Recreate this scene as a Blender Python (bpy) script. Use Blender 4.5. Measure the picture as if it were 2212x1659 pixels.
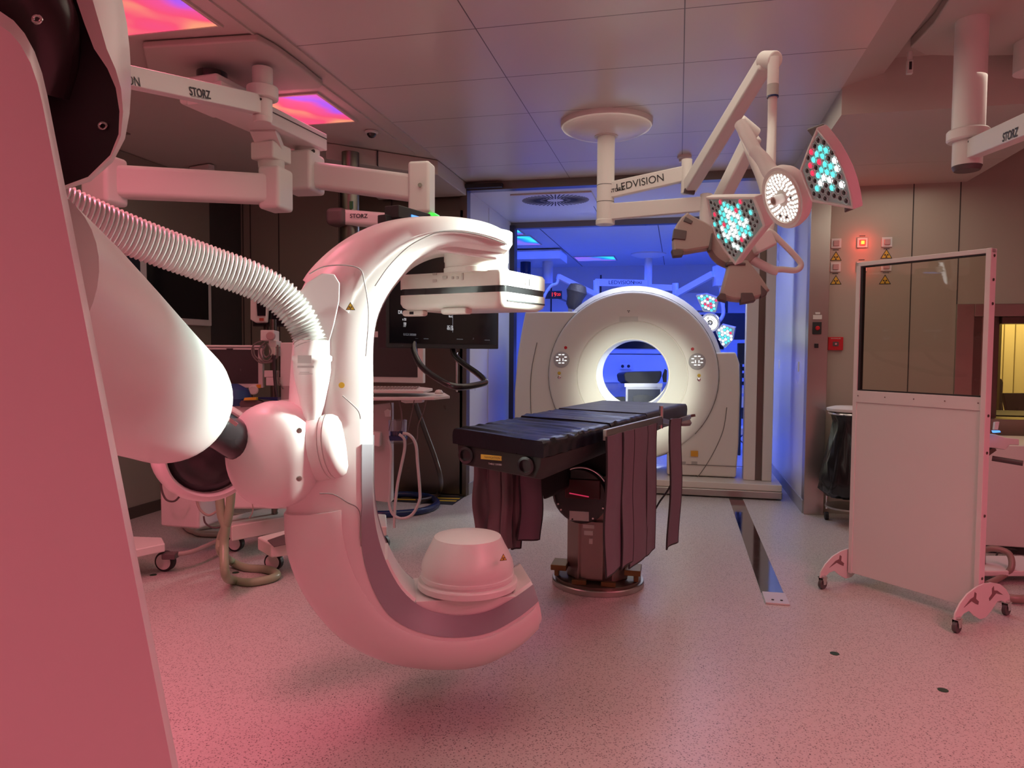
import bpy, bmesh, math, random
from mathutils import Vector, Matrix
random.seed(7)
for o in list(bpy.data.objects): bpy.data.objects.remove(o)
C = bpy.context.scene.collection
SC = bpy.context.scene
V = Vector
PI = math.pi
# ------------------------------------------------------------------ camera
F, CX, CY, H = 1560.0, 1106.0, 829.5, 1.5
_d = V((1466-CX, 71.5, F)).normalized()
_u = V((.0065, 1, 0)); _u.z = -(_u.x*_d.x+_u.y*_d.y)/_d.z; _u.normalize()
_x = _u.cross(_d)
if _x.x < 0: _x = -_x
def c2w(v): return V((_x.dot(v), _d.dot(v), _u.dot(v)))
RT, UP, FW = c2w(V((1,0,0))), c2w(V((0,1,0))), c2w(V((0,0,1)))
EYE = V((0, 0, H))
cam_d = bpy.data.cameras.new('camera'); cam = bpy.data.objects.new('camera', cam_d); C.objects.link(cam)
cam_d.sensor_width = 36; cam_d.lens = 36*F/2212; cam_d.clip_start = .02
m = Matrix((RT, UP, -FW)).transposed().to_4x4(); m.translation = EYE
cam.matrix_world = m; SC.camera = cam
# ------------------------------------------------------------------ view + world
SC.view_settings.view_transform = 'Standard'; SC.view_settings.look = 'None'
SC.view_settings.gamma = 1; SC.view_settings.use_curve_mapping = False
SC.view_settings.exposure = -0.12
w = bpy.data.worlds.new('world'); SC.world = w; w.use_nodes = True
w.node_tree.nodes['Background'].inputs[0].default_value = (.30, .25, .22, 1)
w.node_tree.nodes['Background'].inputs[1].default_value = 0.0
# ------------------------------------------------------------------ lights of the rooms, with added fill
def area(name, loc, sx, sy, col, power, direction=(0,0,-1), spread=PI):
    l = bpy.data.lights.new(name, 'AREA'); l.shape = 'RECTANGLE'; l.size = sx; l.size_y = sy
    l.color = col; l.energy = power; l.spread = spread
    o = bpy.data.objects.new(name, l); C.objects.link(o); o.location = loc
    o.rotation_euler = V(direction).to_track_quat('-Z', 'Y').to_euler(); return o
def spot(name, loc, tgt, col, power, ang, blend=.5, size=.1):
    l = bpy.data.lights.new(name, 'SPOT'); l.color = col; l.energy = power; l.spot_size = math.radians(ang)
    l.spot_blend = blend; l.shadow_soft_size = size
    o = bpy.data.objects.new(name, l); C.objects.link(o); o.location = loc
    o.rotation_euler = (V(tgt)-V(loc)).to_track_quat('-Z', 'Y').to_euler(); return o
PINK = (1, .20, .29); WARM = (1, .87, .70); BLUE = (.03, .09, 1.0)
def PP(px, py, d): return EYE + RT*((px-CX)/F*d) + UP*(-(py-CY)/F*d) + FW*d
# coloured light panels let into the two ceiling strips (the pairs nearer the camera are above the frame)
for yy, pw in ((4.68, 3), (2.95, 6), (1.65, 24), (.2, 36)):
    area('panel_light', (-2.6, yy, 3.13), .45, .6, PINK, pw*1.5, spread=2.25)
for yy, pw in ((2.6, 15), (1.0, 38), (-.6, 46)):
    area('panel_light', (2.75, yy, 3.28), .45, .6, PINK, pw*1.7, spread=2.5)
# added warm fill under the ceilings, with no fittings of its own
area('warm_fill', (-.5, 4.3, 3.14), 2.6, 3.6, WARM, 36)
area('warm_fill', (1.9, 5.6, 2.97), .8, 2.6, WARM, 12)
area('warm_fill', (-3.6, 3.8, 3.12), 1.0, 3.0, (1, .84, .62), 5)
# next room
area('blue_light', (-.6, 12.2, 3.12), 5.0, 3.0, BLUE, 320, spread=2.2)
area('blue_light', (-.4, 8.3, 3.03), 1.6, .5, (.66, .72, 1), 34)  # added pale fill that brightens the passage walls
# surgical lamp beams
L1 = PP(1690, 428, 2.82); T1 = PP(740, 735, 2.80)
L2 = PP(1575, 535, 4.0); T2 = V((-.42, 7.9, 1.12))
spot('lamp_beam', L1+(T1-L1).normalized()*.1, T1, (.84, 1, .90), 700, 36, .45, .14)
spot('lamp_beam', L1+(T1-L1).normalized()*.1, PP(330, 740, 2.25), (.66, 1, .90), 170, 20, .5, .14)
spot('lamp_beam', L2+(T2-L2).normalized()*.1, T2, (.95, 1, .86), 1000, 24, .8, .14)
spot('lamp_beam', V((.55, 10.2, 2.0)), V((-.45, 8.3, 1.0)), (.93, 1, .95), 900, 46, .6, .14)
# control room behind the window
area('office_light', (3.3, 8.4, 2.6), 1.2, .8, (1, .74, .28), 60)
# ------------------------------------------------------------------ materials
MATS = {}
def mat(name, col, rough=.45, metal=0, emit=None, es=1.0, nscale=0, namt=.06, spec=.5, bump=0, trans=0, alpha=1, coat=0):
    if name in MATS: return MATS[name]
    mt = bpy.data.materials.new(name); mt.use_nodes = True; nt = mt.node_tree
    b = nt.nodes['Principled BSDF']
    b.inputs['Base Color'].default_value = (*col, 1); b.inputs['Roughness'].default_value = rough
    b.inputs['Metallic'].default_value = metal; b.inputs['Specular IOR Level'].default_value = spec
    b.inputs['Coat Weight'].default_value = coat
    b.inputs['Transmission Weight'].default_value = trans; b.inputs['Alpha'].default_value = alpha
    if emit: b.inputs['Emission Color'].default_value = (*emit, 1); b.inputs['Emission Strength'].default_value = es
    tc = nt.nodes.new('ShaderNodeTexCoord'); no = nt.nodes.new('ShaderNodeTexNoise')
    no.inputs['Scale'].default_value = nscale or 6
    nt.links.new(tc.outputs['Object'], no.inputs['Vector'])
    mr = nt.nodes.new('ShaderNodeMapRange'); mr.inputs[3].default_value = max(.02, rough-namt); mr.inputs[4].default_value = min(1, rough+namt)
    nt.links.new(no.outputs['Fac'], mr.inputs[0]); nt.links.new(mr.outputs[0], b.inputs['Roughness'])
    if bump:
        bp = nt.nodes.new('ShaderNodeBump'); bp.inputs['Strength'].default_value = bump; bp.inputs['Distance'].default_value = .004
        nt.links.new(no.outputs['Fac'], bp.inputs['Height']); nt.links.new(bp.outputs[0], b.inputs['Normal'])
    MATS[name] = mt; return mt
def ramp(nt, stops, interp='LINEAR'):
    r = nt.nodes.new('ShaderNodeValToRGB'); r.color_ramp.interpolation = interp
    els = r.color_ramp.elements
    while len(els) < len(stops): els.new(.5)
    for e, (p, c) in zip(els, stops): e.position = p; e.color = (*c, 1)
    return r
def N(nt, t, **k):
    n = nt.nodes.new(t)
    for a, b in k.items(): setattr(n, a, b)
    return n
white = mat('white_enamel', (.78, .76, .74), .32, nscale=60, bump=.015)
white_m = mat('matte_white_plastic', (.72, .70, .67), .5)
cream = mat('scanner_cream_plastic', (.74, .72, .65), .38)
greyband = mat('grey_track', (.30, .29, .32), .35)
blackg = mat('gloss_black', (.02, .02, .022), .18, coat=.3)
blackm = mat('matte_black', (.022, .021, .022), .6)
darkpl = mat('dark_grey_plastic', (.10, .075, .075), .5)
vinyl = mat('black_vinyl', (.007, .007, .012), .30, nscale=25, bump=.3, spec=.35)
steel = mat('brushed_steel', (.50, .48, .44), .33, 1)
steel_d = mat('dark_brushed_steel', (.20, .18, .155), .30, 1)
chrome = mat('chrome', (.75, .73, .72), .14, 1)
seam_m = mat('seam_dark', (.05, .045, .045), .6)
screen = mat('dark_screen', (.008, .009, .013), .10)
screen_g = mat('grey_off_screen', (.055, .05, .052), .25)
lead = mat('lead_rubber_grey', (.16, .115, .145), .55, nscale=14, bump=.2)
leadsh = mat('lead_rubber_satin', (.13, .09, .10), .33, nscale=14, bump=.3)
navy = mat('navy_plastic', (.010, .025, .10), .25)
greenh = mat('pale_green_hose', (.28, .36, .22), .35)
yellow = mat('warning_yellow', (.62, .42, .04), .5)
orange = mat('label_orange', (.75, .36, .03), .5)
redp = mat('red_plastic', (.55, .012, .02), .4)
ink = mat('black_ink', (.02, .02, .025), .6)
greyk = mat('grey_keys', (.36, .34, .32), .5)
clear = mat('clear_plastic', (.8, .8, .8), .1, trans=.9, alpha=.45)
wtxt = mat('screen_text_white', (.5, .5, .5), .4, emit=(.8, .85, .9), es=.8)
gtxt = mat('screen_text_grey', (.1, .1, .1), .4, emit=(.45, .48, .55), es=.35)
def glow(name, c, s): return mat(name, (.3*c[0], .3*c[1], .3*c[2]), .3, emit=c, es=s)
g_white = glow('lit_white_led', (1, 1, .98), 3.2); g_cyan = glow('lit_cyan_led', (.10, 1, .95), 1.3)
g_red = glow('lit_red_led', (1, .03, .10), 1.1); g_warm = glow('lit_amber_lamp', (1, .35, .03), 2.5)
g_redl = glow('lit_red_lamp', (1, .05, .03), 1.2); g_blue = glow('lit_blue_strip', (.1, .35, 1), 1.6)
g_green = glow('lit_green_strip', (.1, 1, .1), 1.0)
def glassmat():
    mt = bpy.data.materials.new('leaded_glass'); mt.use_nodes = True; nt = mt.node_tree; nt.nodes.clear()
    out = N(nt, 'ShaderNodeOutputMaterial'); mx = N(nt, 'ShaderNodeMixShader'); tr = N(nt, 'ShaderNodeBsdfTransparent'); gl = N(nt, 'ShaderNodeBsdfGlossy')
    tr.inputs[0].default_value = (.93, .91, .86, 1); gl.inputs['Roughness'].default_value = .02
    fr = N(nt, 'ShaderNodeFresnel'); fr.inputs[0].default_value = 1.5
    nt.links.new(fr.outputs[0], mx.inputs[0]); nt.links.new(tr.outputs[0], mx.inputs[1]); nt.links.new(gl.outputs[0], mx.inputs[2]); nt.links.new(mx.outputs[0], out.inputs[0]); return mt
glass = glassmat()
def floormat():
    mt = bpy.data.materials.new('speckled_vinyl_floor'); mt.use_nodes = True; nt = mt.node_tree; b = nt.nodes['Principled BSDF']
    tc = N(nt, 'ShaderNodeTexCoord')
    v1 = N(nt, 'ShaderNodeTexVoronoi'); v1.inputs['Scale'].default_value = 95
    v2 = N(nt, 'ShaderNodeTexVoronoi'); v2.inputs['Scale'].default_value = 38
    n1 = N(nt, 'ShaderNodeTexNoise'); n1.inputs['Scale'].default_value = 210; n1.inputs['Detail'].default_value = 3
    for n in (v1, v2, n1): nt.links.new(tc.outputs['Object'], n.inputs['Vector'])
    r1 = ramp(nt, [(0, (.14, .125, .12)), (.20, (.26, .24, .23)), (.36, (.54, .515, .48)), (1, (.58, .555, .52))])
    nt.links.new(v1.outputs['Distance'], r1.inputs[0])
    r2 = ramp(nt, [(0, (0.06, .055, .05)), (.09, (.15, .14, .13)), (.13, (1, 1, 1)), (1, (1, 1, 1))])
    nt.links.new(v2.outputs['Distance'], r2.inputs[0])
    r3 = ramp(nt, [(.3, (.78, .78, .78)), (.6, (1, 1, 1))]); nt.links.new(n1.outputs['Fac'], r3.inputs[0])
    m1 = N(nt, 'ShaderNodeMixRGB', blend_type='MULTIPLY'); m1.inputs[0].default_value = 1
    m2 = N(nt, 'ShaderNodeMixRGB', blend_type='MULTIPLY'); m2.inputs[0].default_value = 1
    nt.links.new(r1.outputs[0], m1.inputs[1]); nt.links.new(r2.outputs[0], m1.inputs[2])
    nt.links.new(m1.outputs[0], m2.inputs[1]); nt.links.new(r3.outputs[0], m2.inputs[2]); nt.links.new(m2.outputs[0], b.inputs['Base Color'])
    b.inputs['Roughness'].default_value = .31; b.inputs['Specular IOR Level'].default_value = .5
    n2 = N(nt, 'ShaderNodeTexNoise'); n2.inputs['Scale'].default_value = 9; nt.links.new(tc.outputs['Object'], n2.inputs['Vector'])
    bp = N(nt, 'ShaderNodeBump'); bp.inputs['Strength'].default_value = .25; bp.inputs['Distance'].default_value = .01
    nt.links.new(n2.outputs['Fac'], bp.inputs['Height']); nt.links.new(bp.outputs[0], b.inputs['Normal']); return mt
def ceilmat():
    mt = bpy.data.materials.new('metal_ceiling_tiles'); mt.use_nodes = True; nt = mt.node_tree; b = nt.nodes['Principled BSDF']
    tc = N(nt, 'ShaderNodeTexCoord'); sp = N(nt, 'ShaderNodeSeparateXYZ'); nt.links.new(tc.outputs['Object'], sp.inputs[0])
    def line(ax, per, off, wd):
        a = N(nt, 'ShaderNodeMath', operation='SUBTRACT'); nt.links.new(sp.outputs[ax], a.inputs[0]); a.inputs[1].default_value = off-per*20
        mo = N(nt, 'ShaderNodeMath', operation='MODULO'); nt.links.new(a.outputs[0], mo.inputs[0]); mo.inputs[1].default_value = per
        lt = N(nt, 'ShaderNodeMath', operation='LESS_THAN'); nt.links.new(mo.outputs[0], lt.inputs[0]); lt.inputs[1].default_value = wd; return lt
    lx = line(0, 1.06, -.002, .006); ly = line(1, .685, 3.70, .007)
    mx = N(nt, 'ShaderNodeMath', operation='MAXIMUM'); nt.links.new(lx.outputs[0], mx.inputs[0]); nt.links.new(ly.outputs[0], mx.inputs[1])
    # fine perforation of the tiles on the left
    vo = N(nt, 'ShaderNodeTexVoronoi'); vo.inputs['Scale'].default_value = 55; vo.inputs['Randomness'].default_value = 0; nt.links.new(tc.outputs['Object'], vo.inputs['Vector'])
    d = N(nt, 'ShaderNodeMath', operation='LESS_THAN'); nt.links.new(vo.outputs['Distance'], d.inputs[0]); d.inputs[1].default_value = .25
    lf = N(nt, 'ShaderNodeMath', operation='LESS_THAN'); nt.links.new(sp.outputs[0], lf.inputs[0]); lf.inputs[1].default_value = -1.06
    nf = N(nt, 'ShaderNodeMath', operation='LESS_THAN'); nt.links.new(sp.outputs[1], nf.inputs[0]); nf.inputs[1].default_value = 4.39
    p = N(nt, 'ShaderNodeMath', operation='MULTIPLY'); nt.links.new(lf.outputs[0], p.inputs[0]); nt.links.new(nf.outputs[0], p.inputs[1])
    q = N(nt, 'ShaderNodeMath', operation='MULTIPLY'); nt.links.new(p.outputs[0], q.inputs[0]); nt.links.new(d.outputs[0], q.inputs[1])
    q2 = N(nt, 'ShaderNodeMath', operation='MULTIPLY'); nt.links.new(q.outputs[0], q2.inputs[0]); q2.inputs[1].default_value = .45
    mm = N(nt, 'ShaderNodeMath', operation='MAXIMUM'); nt.links.new(mx.outputs[0], mm.inputs[0]); nt.links.new(q2.outputs[0], mm.inputs[1])
    mix = N(nt, 'ShaderNodeMixRGB'); mix.inputs[1].default_value = (.60, .58, .56, 1); mix.inputs[2].default_value = (.10, .09, .09, 1)
    nt.links.new(mm.outputs[0], mix.inputs[0]); nt.links.new(mix.outputs[0], b.inputs['Base Color'])
    b.inputs['Roughness'].default_value = .30; b.inputs['Specular IOR Level'].default_value = .6; return mt
m_floor = floormat(); m_ceil = ceilmat()
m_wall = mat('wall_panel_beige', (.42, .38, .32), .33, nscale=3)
m_walld = mat('wall_panel_shaded', (.27, .25, .205), .4, nscale=3)  # darker copy of the wall panel, low light of the left side in its colour
m_paint = mat('ceiling_paint', (.52, .49, .44), .6)
m_passage = mat('passage_wall_white', (.66, .66, .66), .30, nscale=2)
m_blue = mat('ward_wall', (.62, .64, .70), .4)
m_yel = mat('office_wall', (.85, .75, .45), .7)
def ledmat(name, stops, s):
    mt = bpy.data.materials.new(name); mt.use_nodes = True; nt = mt.node_tree; b = nt.nodes['Principled BSDF']
    tc = N(nt, 'ShaderNodeTexCoord'); mp = N(nt, 'ShaderNodeMapping'); mp.inputs['Rotation'].default_value = (0, 0, .75)
    gr = N(nt, 'ShaderNodeTexGradient'); nt.links.new(tc.outputs['Generated'], mp.inputs[0]); nt.links.new(mp.outputs[0], gr.inputs[0])
    no = N(nt, 'ShaderNodeTexNoise'); no.inputs['Scale'].default_value = 1.2; nt.links.new(tc.outputs['Generated'], no.inputs['Vector'])
    ad = N(nt, 'ShaderNodeMath', operation='ADD'); nt.links.new(gr.outputs[0], ad.inputs[0]); nt.links.new(no.outputs['Fac'], ad.inputs[1])
    sb = N(nt, 'ShaderNodeMath', operation='SUBTRACT'); nt.links.new(ad.outputs[0], sb.inputs[0]); sb.inputs[1].default_value = .42
    r = ramp(nt, stops); nt.links.new(sb.outputs[0], r.inputs[0]); nt.links.new(r.outputs[0], b.inputs['Emission Color'])
    b.inputs['Base Color'].default_value = (.1, .1, .1, 1); b.inputs['Emission Strength'].default_value = s; return mt
led_pink = ledmat('pink_light_panel', [(0, (1, .35, .20)), (.12, (1, .08, .19)), (.32, (.95, .08, .32)), (.50, (.42, .10, 1)), (.72, (.75, .10, .6)), (.95, (.9, .12, .6))], 1.0)
led_blue = ledmat('blue_light_panel', [(0, (.25, .1, .9)), (.25, (0, .15, 1)), (.5, (.04, .75, 1)), (.75, (0, .2, 1)), (1, (.4, .15, .9))], 1.4)
# ------------------------------------------------------------------ mesh helpers
ORG = {}
def basis(zv, xh=None):
    z = V(zv).normalized(); a = V(xh) if xh is not None else (V((0,0,1)) if abs(z.z) < .95 else V((1,0,0)))
    x = (a - z*a.dot(z)).normalized(); y = z.cross(x); return x, y, z
class MB:
    def __init__(s): s.v = []; s.f = []; s.m = []
    def add(s, vs, fs, mi=0):
        o = len(s.v); s.v += [V(a) for a in vs]; s.f += [tuple(i+o for i in f) for f in fs]; s.m += [mi]*len(fs); return s
    def box(s, c, sz, ax=None, mi=0):
        c = V(c); x, y, z = ax if ax else (V((1,0,0)), V((0,1,0)), V((0,0,1)))
        hx, hy, hz = [q/2 for q in sz]
        vs = [c+x*(i*hx)+y*(j*hy)+z*(k*hz) for i in (-1,1) for j in (-1,1) for k in (-1,1)]
        return s.add(vs, [(0,1,3,2),(4,6,7,5),(0,4,5,1),(2,3,7,6),(0,2,6,4),(1,5,7,3)], mi)
    def bb(s, a, b, mi=0):
        a, b = V(a), V(b); return s.box((a+b)/2, [abs(q) for q in (b-a)], None, mi)
    def beam(s, p0, p1, w_, h_, mi=0, up=(0,0,1), w1=None, h1=None):
        p0, p1 = V(p0), V(p1); y = (p1-p0).normalized(); u = V(up); x = y.cross(u).normalized(); z = x.cross(y)
        w1 = w1 or w_; h1 = h1 or h_
        vs = [p+x*(i*a/2)+z*(k*b/2) for p, a, b in ((p0, w_, h_), (p1, w1, h1)) for i, k in ((-1,-1),(1,-1),(1,1),(-1,1))]
        return s.add(vs, [(0,1,2,3),(7,6,5,4),(0,4,5,1),(1,5,6,2),(2,6,7,3),(3,7,4,0)], mi)
    def loft(s, rings, cap=True, closed=False, mi=0):
        n = len(rings[0]); o = [p for r in rings for p in r]; fs = []
        k = len(rings)
        for i in range(k if closed else k-1):
            a, b = i*n, ((i+1) % k)*n
            for j in range(n): fs.append((a+j, a+(j+1)%n, b+(j+1)%n, b+j))
        if cap and not closed: fs += [tuple(range(n))[::-1], tuple(range((k-1)*n, k*n))]
        return s.add(o, fs, mi)
    def cyl(s, p0, p1, r0, r1=None, n=24, mi=0, cap=True):
        p0, p1 = V(p0), V(p1); r1 = r0 if r1 is None else r1; x, y, z = basis(p1-p0)
        ring = lambda p, r: [p+x*(r*math.cos(2*PI*i/n))+y*(r*math.sin(2*PI*i/n)) for i in range(n)]
        return s.loft([ring(p0, r0), ring(p1, r1)], cap, mi=mi)
    def lathe(s, prof, o, ax=(0,0,1), n=32, mi=0, cap=True):
        o = V(o); x, y, z = basis(ax)
        return s.loft([[o+z*h+x*(r*math.cos(2*PI*i/n))+y*(r*math.sin(2*PI*i/n)) for i in range(n)] for r, h in prof], cap, mi=mi)
    def tube(s, pts, r, n=10, res=6, mi=0, cap=True, closed=False):
        P = smooth(pts, res, closed) if res > 1 else [V(p) for p in pts]
        k = len(P); rf = r if callable(r) else (lambda t: r); rings = []; x = None
        for i, p in enumerate(P):
            if closed: t = (P[(i+1)%k]-P[i-1]).normalized()
            else: t = (P[min(i+1, k-1)]-P[max(i-1, 0)]).normalized()
            if x is None: x, _, _ = basis(t)
            x = (x-t*x.dot(t)).normalized(); y = t.cross(x); rr = rf(i/(k-1))
            rings.append([p+x*(rr*math.cos(2*PI*j/n))+y*(rr*math.sin(2*PI*j/n)) for j in range(n)])
        return s.loft(rings, cap, closed, mi)
    def prism(s, pts, vec, mi=0):
        vec = V(vec); a = [V(p) for p in pts]; return s.loft([a, [p+vec for p in a]], True, mi=mi)
    def quad(s, a, b, c, d, mi=0): return s.add([a, b, c, d], [(0,1,2,3)], mi)
    def build(s, name, mt, parent=None, bevel=0, sub=0, ang=38, seg=2):
        org = ORG.get(parent.name, V()) if parent else V()
        me = bpy.data.meshes.new(name); me.from_pydata([tuple(v-org) for v in s.v], [], s.f)
        for q in (mt if isinstance(mt, (list, tuple)) else [mt]): me.materials.append(q)
        for p, q in zip(me.polygons, s.m): p.material_index = q; p.use_smooth = True
        bm = bmesh.new(); bm.from_mesh(me); bmesh.ops.recalc_face_normals(bm, faces=bm.faces); bm.to_mesh(me); bm.free()
        me.set_sharp_from_angle(angle=math.radians(ang))
        o = bpy.data.objects.new(name, me); C.objects.link(o)
        if parent: o.parent = parent
        ORG[o.name] = org
        if bevel:
            b = o.modifiers.new('bevel', 'BEVEL'); b.width = bevel; b.segments = seg; b.limit_method = 'ANGLE'; b.angle_limit = math.radians(40); b.harden_normals = True
        if sub:
            b = o.modifiers.new('subdivision', 'SUBSURF'); b.levels = sub; b.render_levels = sub
        return o
def smooth(pts, res, closed=False):
    P = [V(p) for p in pts]; n = len(P); out = []
    for i in range(n if closed else n-1):
        if closed: a, b, c, d = P[i-1], P[i], P[(i+1)%n], P[(i+2)%n]
        else: a, b, c, d = P[max(i-1,0)], P[i], P[i+1], P[min(i+2,n-1)]
        for k in range(res):
            t = k/res; out.append(.5*((2*b)+(c-a)*t+(2*a-5*b+4*c-d)*t*t+(3*b-a-3*c+d)*t**3))
    if not closed: out.append(P[-1])
    return out
def tag(o, label=None, cat=None, group=None, kind=None):
    if label: o['label'] = label
    if cat: o['category'] = cat
    if group: o['group'] = group
    if kind: o['kind'] = kind
    return o
def thing(name, label, cat, loc=(0,0,0), group=None):
    o = bpy.data.objects.new(name, None); C.objects.link(o); o.location = loc; o.empty_display_size = .1
    ORG[o.name] = V(loc); return tag(o, label, cat, group)
def struct(name, mb, mt, **k): return tag(mb.build(name, mt, **k), kind='structure')
def copy_tree(o, parent=None):
    c = o.copy(); C.objects.link(c); c.parent = parent
    for ch in [q for q in bpy.data.objects if q.parent == o and q is not c]: copy_tree(ch, c)
    return c
def text(body, o, xd, yd, size, mt, parent, name='lettering', align='CENTER', lift=.0015, sx=1.0, bold=0):
    cu = bpy.data.curves.new('lettering', 'FONT'); cu.body = body; cu.size = 1; cu.align_x = align; cu.align_y = 'CENTER'; cu.offset = bold
    t = bpy.data.objects.new('tmp', cu); C.objects.link(t); bpy.context.view_layer.update()
    me = bpy.data.meshes.new_from_object(t.evaluated_get(bpy.context.evaluated_depsgraph_get()))
    bpy.data.objects.remove(t)
    xd, yd = V(xd).normalized(), V(yd).normalized(); n = xd.cross(yd); mb = MB()
    mb.add([V(o)+xd*(v.co.x*size*sx)+yd*(v.co.y*size)+n*lift for v in me.vertices], [tuple(p.vertices) for p in me.polygons])
    bpy.data.meshes.remove(me); return mb.build(name, mt, parent)
def onpl(px, py, O, n):
    r = RT*((px-CX)/F)+UP*(-(py-CY)/F)+FW; n = V(n); return EYE+r*((V(O)-EYE).dot(n)/r.dot(n))
def atz(px, py, z): return onpl(px, py, V((0,0,z)), V((0,0,1)))
def aty(px, py, y): return onpl(px, py, V((0,y,0)), V((0,1,0)))
def trefoil(mb, o, xd, yd, r, lift, mi):
    n = xd.cross(yd)
    mb.prism([o+n*lift+xd*(r*.14*math.cos(a*PI/6))+yd*(r*.14*math.sin(a*PI/6)) for a in range(12)], n*.0008, mi)
    for k in range(3):
        a0 = PI/2+PI+k*2*PI/3
        pts = [o+n*lift+xd*(q*r*math.cos(a0+t))+yd*(q*r*math.sin(a0+t)) for q, ts in ((.22, (-.5,0,.5)), (.62, (.5,.25,0,-.25,-.5))) for t in ts]
        mb.prism(pts, n*.0008, mi)
def warn_tri(name, o, xd, yd, size, parent=None):
    o, xd, yd = V(o), V(xd).normalized(), V(yd).normalized(); n = xd.cross(yd); mb = MB()
    tri = lambda s_, l: [o+n*l+xd*(s_*math.cos(a))+yd*(s_*math.sin(a)) for a in (PI/2, PI/2+2*PI/3, PI/2+4*PI/3)]
    mb.prism(tri(size, .0006), n*.001, 0); mb.prism(tri(size*.80, .0018), n*.0008, 1)
    trefoil(mb, o-yd*size*.04, xd, yd, size*.52, .003, 0)
    return mb.build(name, [ink, yellow], parent)
X_, Y_, Z_ = V((1,0,0)), V((0,1,0)), V((0,0,1))
# ================================================================== THE ROOM
CH = 3.17
struct('floor', MB().bb((-6, -2.5, -.05), (6, 15.5, 0)), m_floor)
struct('ceiling', MB().bb((-2.1, -2.5, CH), (.98, 7.1, CH+.08)), m_ceil)
# left ceiling strip, its raised edge profile and far soffit
struct('ceiling_left', MB().bb((-4.9, -2.5, CH+.005), (-2.1, 7.05, CH+.09)), m_paint)
struct('trim_1', MB().bb((-2.115, -2.5, CH-.012), (-2.085, 5.9, CH+.02)).bb((-2.24, -2.5, CH-.006), (-2.225, 5.9, CH+.02)), m_paint)
sf = MB().prism([(-2.82, 5.45, 3.04), (-2.1, 6.15, 3.04), (-2.1, 7.05, 3.04), (-3.05, 7.05, 3.04)], (0, 0, .13))
struct('soffit_left', sf, m_paint, bevel=.008)
struct('trim_2', MB().box((-2.50, 5.76, 3.105), (.006, .03, .13)), seam_m)
# right: raised tray, bulkhead face and soffit
struct('ceiling_right', MB().bb((1.22, -2.5, 3.33), (6, 5.0, 3.41)), m_paint)
tr = MB(); tr.prism([(.98, -2.5, CH), (.98, -2.5, 3.41), (1.22, -2.5, 3.41), (1.22, -2.5, 3.24)], (0, 7.6, 0))
struct('trim_3', tr, m_paint)
struct('bulkhead_right', MB().bb((.98, 5.0, 3.0), (6, 5.12, 3.41)), m_paint)
struct('soffit_right', MB().bb((.98, 5.12, 3.0), (2.44, 7.2, 3.2)).bb((.99, 6.35, 2.9985), (2.44, 6.355, 3.0)), m_paint)
struct('ceiling_far_right', MB().bb((2.44, 5.12, 3.35), (6, 9.2, 3.42)), m_paint)
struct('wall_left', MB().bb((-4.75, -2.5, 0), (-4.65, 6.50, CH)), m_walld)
struct('wall_behind', MB().bb((-4.75, -2.6, 0), (6, -2.5, 3.4)), m_wall)
struct('wall_right', MB().bb((6, -2.5, 0), (6.1, 9.2, 3.4)), m_wall)
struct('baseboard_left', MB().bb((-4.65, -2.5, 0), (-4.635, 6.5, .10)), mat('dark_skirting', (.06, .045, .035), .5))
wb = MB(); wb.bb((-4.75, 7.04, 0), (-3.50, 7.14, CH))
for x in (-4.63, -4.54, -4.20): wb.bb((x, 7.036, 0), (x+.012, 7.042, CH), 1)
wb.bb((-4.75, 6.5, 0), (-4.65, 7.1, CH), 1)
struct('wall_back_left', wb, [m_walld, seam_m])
wb = MB(); wb.bb((-3.5, 7.09, 0), (-2.09, 7.14, CH))
for x in (-3.58, -3.50, -2.93): wb.bb((x, 7.083, 0), (x+.014, 7.09, CH), 1)
struct('wall_back_middle', wb, [steel_d, seam_m])
# door frame and header over the opening
hd = MB(); hd.bb((-2.13, 7.03, 3.09), (1.17, 7.14, CH)); struct('trim_4', hd, steel_d)
struct('trim_5', MB().bb((-2.16, 7.02, 0), (-2.09, 7.14, CH)), steel_d)
struct('trim_6', MB().bb((1.15, 7.05, 0), (1.32, 7.2, 3.0)), steel, bevel=.003)
# right-hand back wall with window hole
wr = MB(); WX0, WX1, WZ0, WZ1 = 2.39, 5.2, .86, 1.93
wr.bb((1.30, 7.15, 0), (WX0, 7.25, 3.4)); wr.bb((WX0, 7.15, 0), (6, 7.25, WZ0)); wr.bb((WX0, 7.15, WZ1), (6, 7.25, 3.4)); wr.bb((WX1, 7.15, WZ0), (6, 7.25, WZ1))
for x in (2.015, 2.391): wr.bb((x, 7.147, 0), (x+.009, 7.151, 3.0), 1)
struct('wall_back_right', wr, [m_wall, seam_m])
wf = MB()
wf.bb((WX0, 7.12, WZ0-.02), (WX0+.14, 7.4, WZ1)); wf.bb((WX0+.14, 7.12, WZ1-.11), (WX1, 7.4, WZ1)); wf.bb((WX0+.14, 7.12, WZ0-.10), (WX1, 7.4, WZ0+.06))
wf.bb((WX0+.14, 7.22, WZ0), (WX0+.24, 7.42, WZ1-.11), 1); wf.bb((WX0+.24, 7.25, WZ0), (WX0+.32, 7.42, WZ1-.11)); wf.bb((WX0+.32, 7.28, WZ0), (WX0+.40, 7.42, WZ1-.11), 1)
wf.bb((WX0+.40, 7.23, WZ1-.17), (WX1, 7.42, WZ1-.11), 1)
win = struct('window_1', wf, [steel, steel_d], bevel=.004)
pane = MB().bb((WX0+.4, 7.36, WZ0), (WX1, 7.366, WZ1-.1)).build('pane', glass, win)
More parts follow.
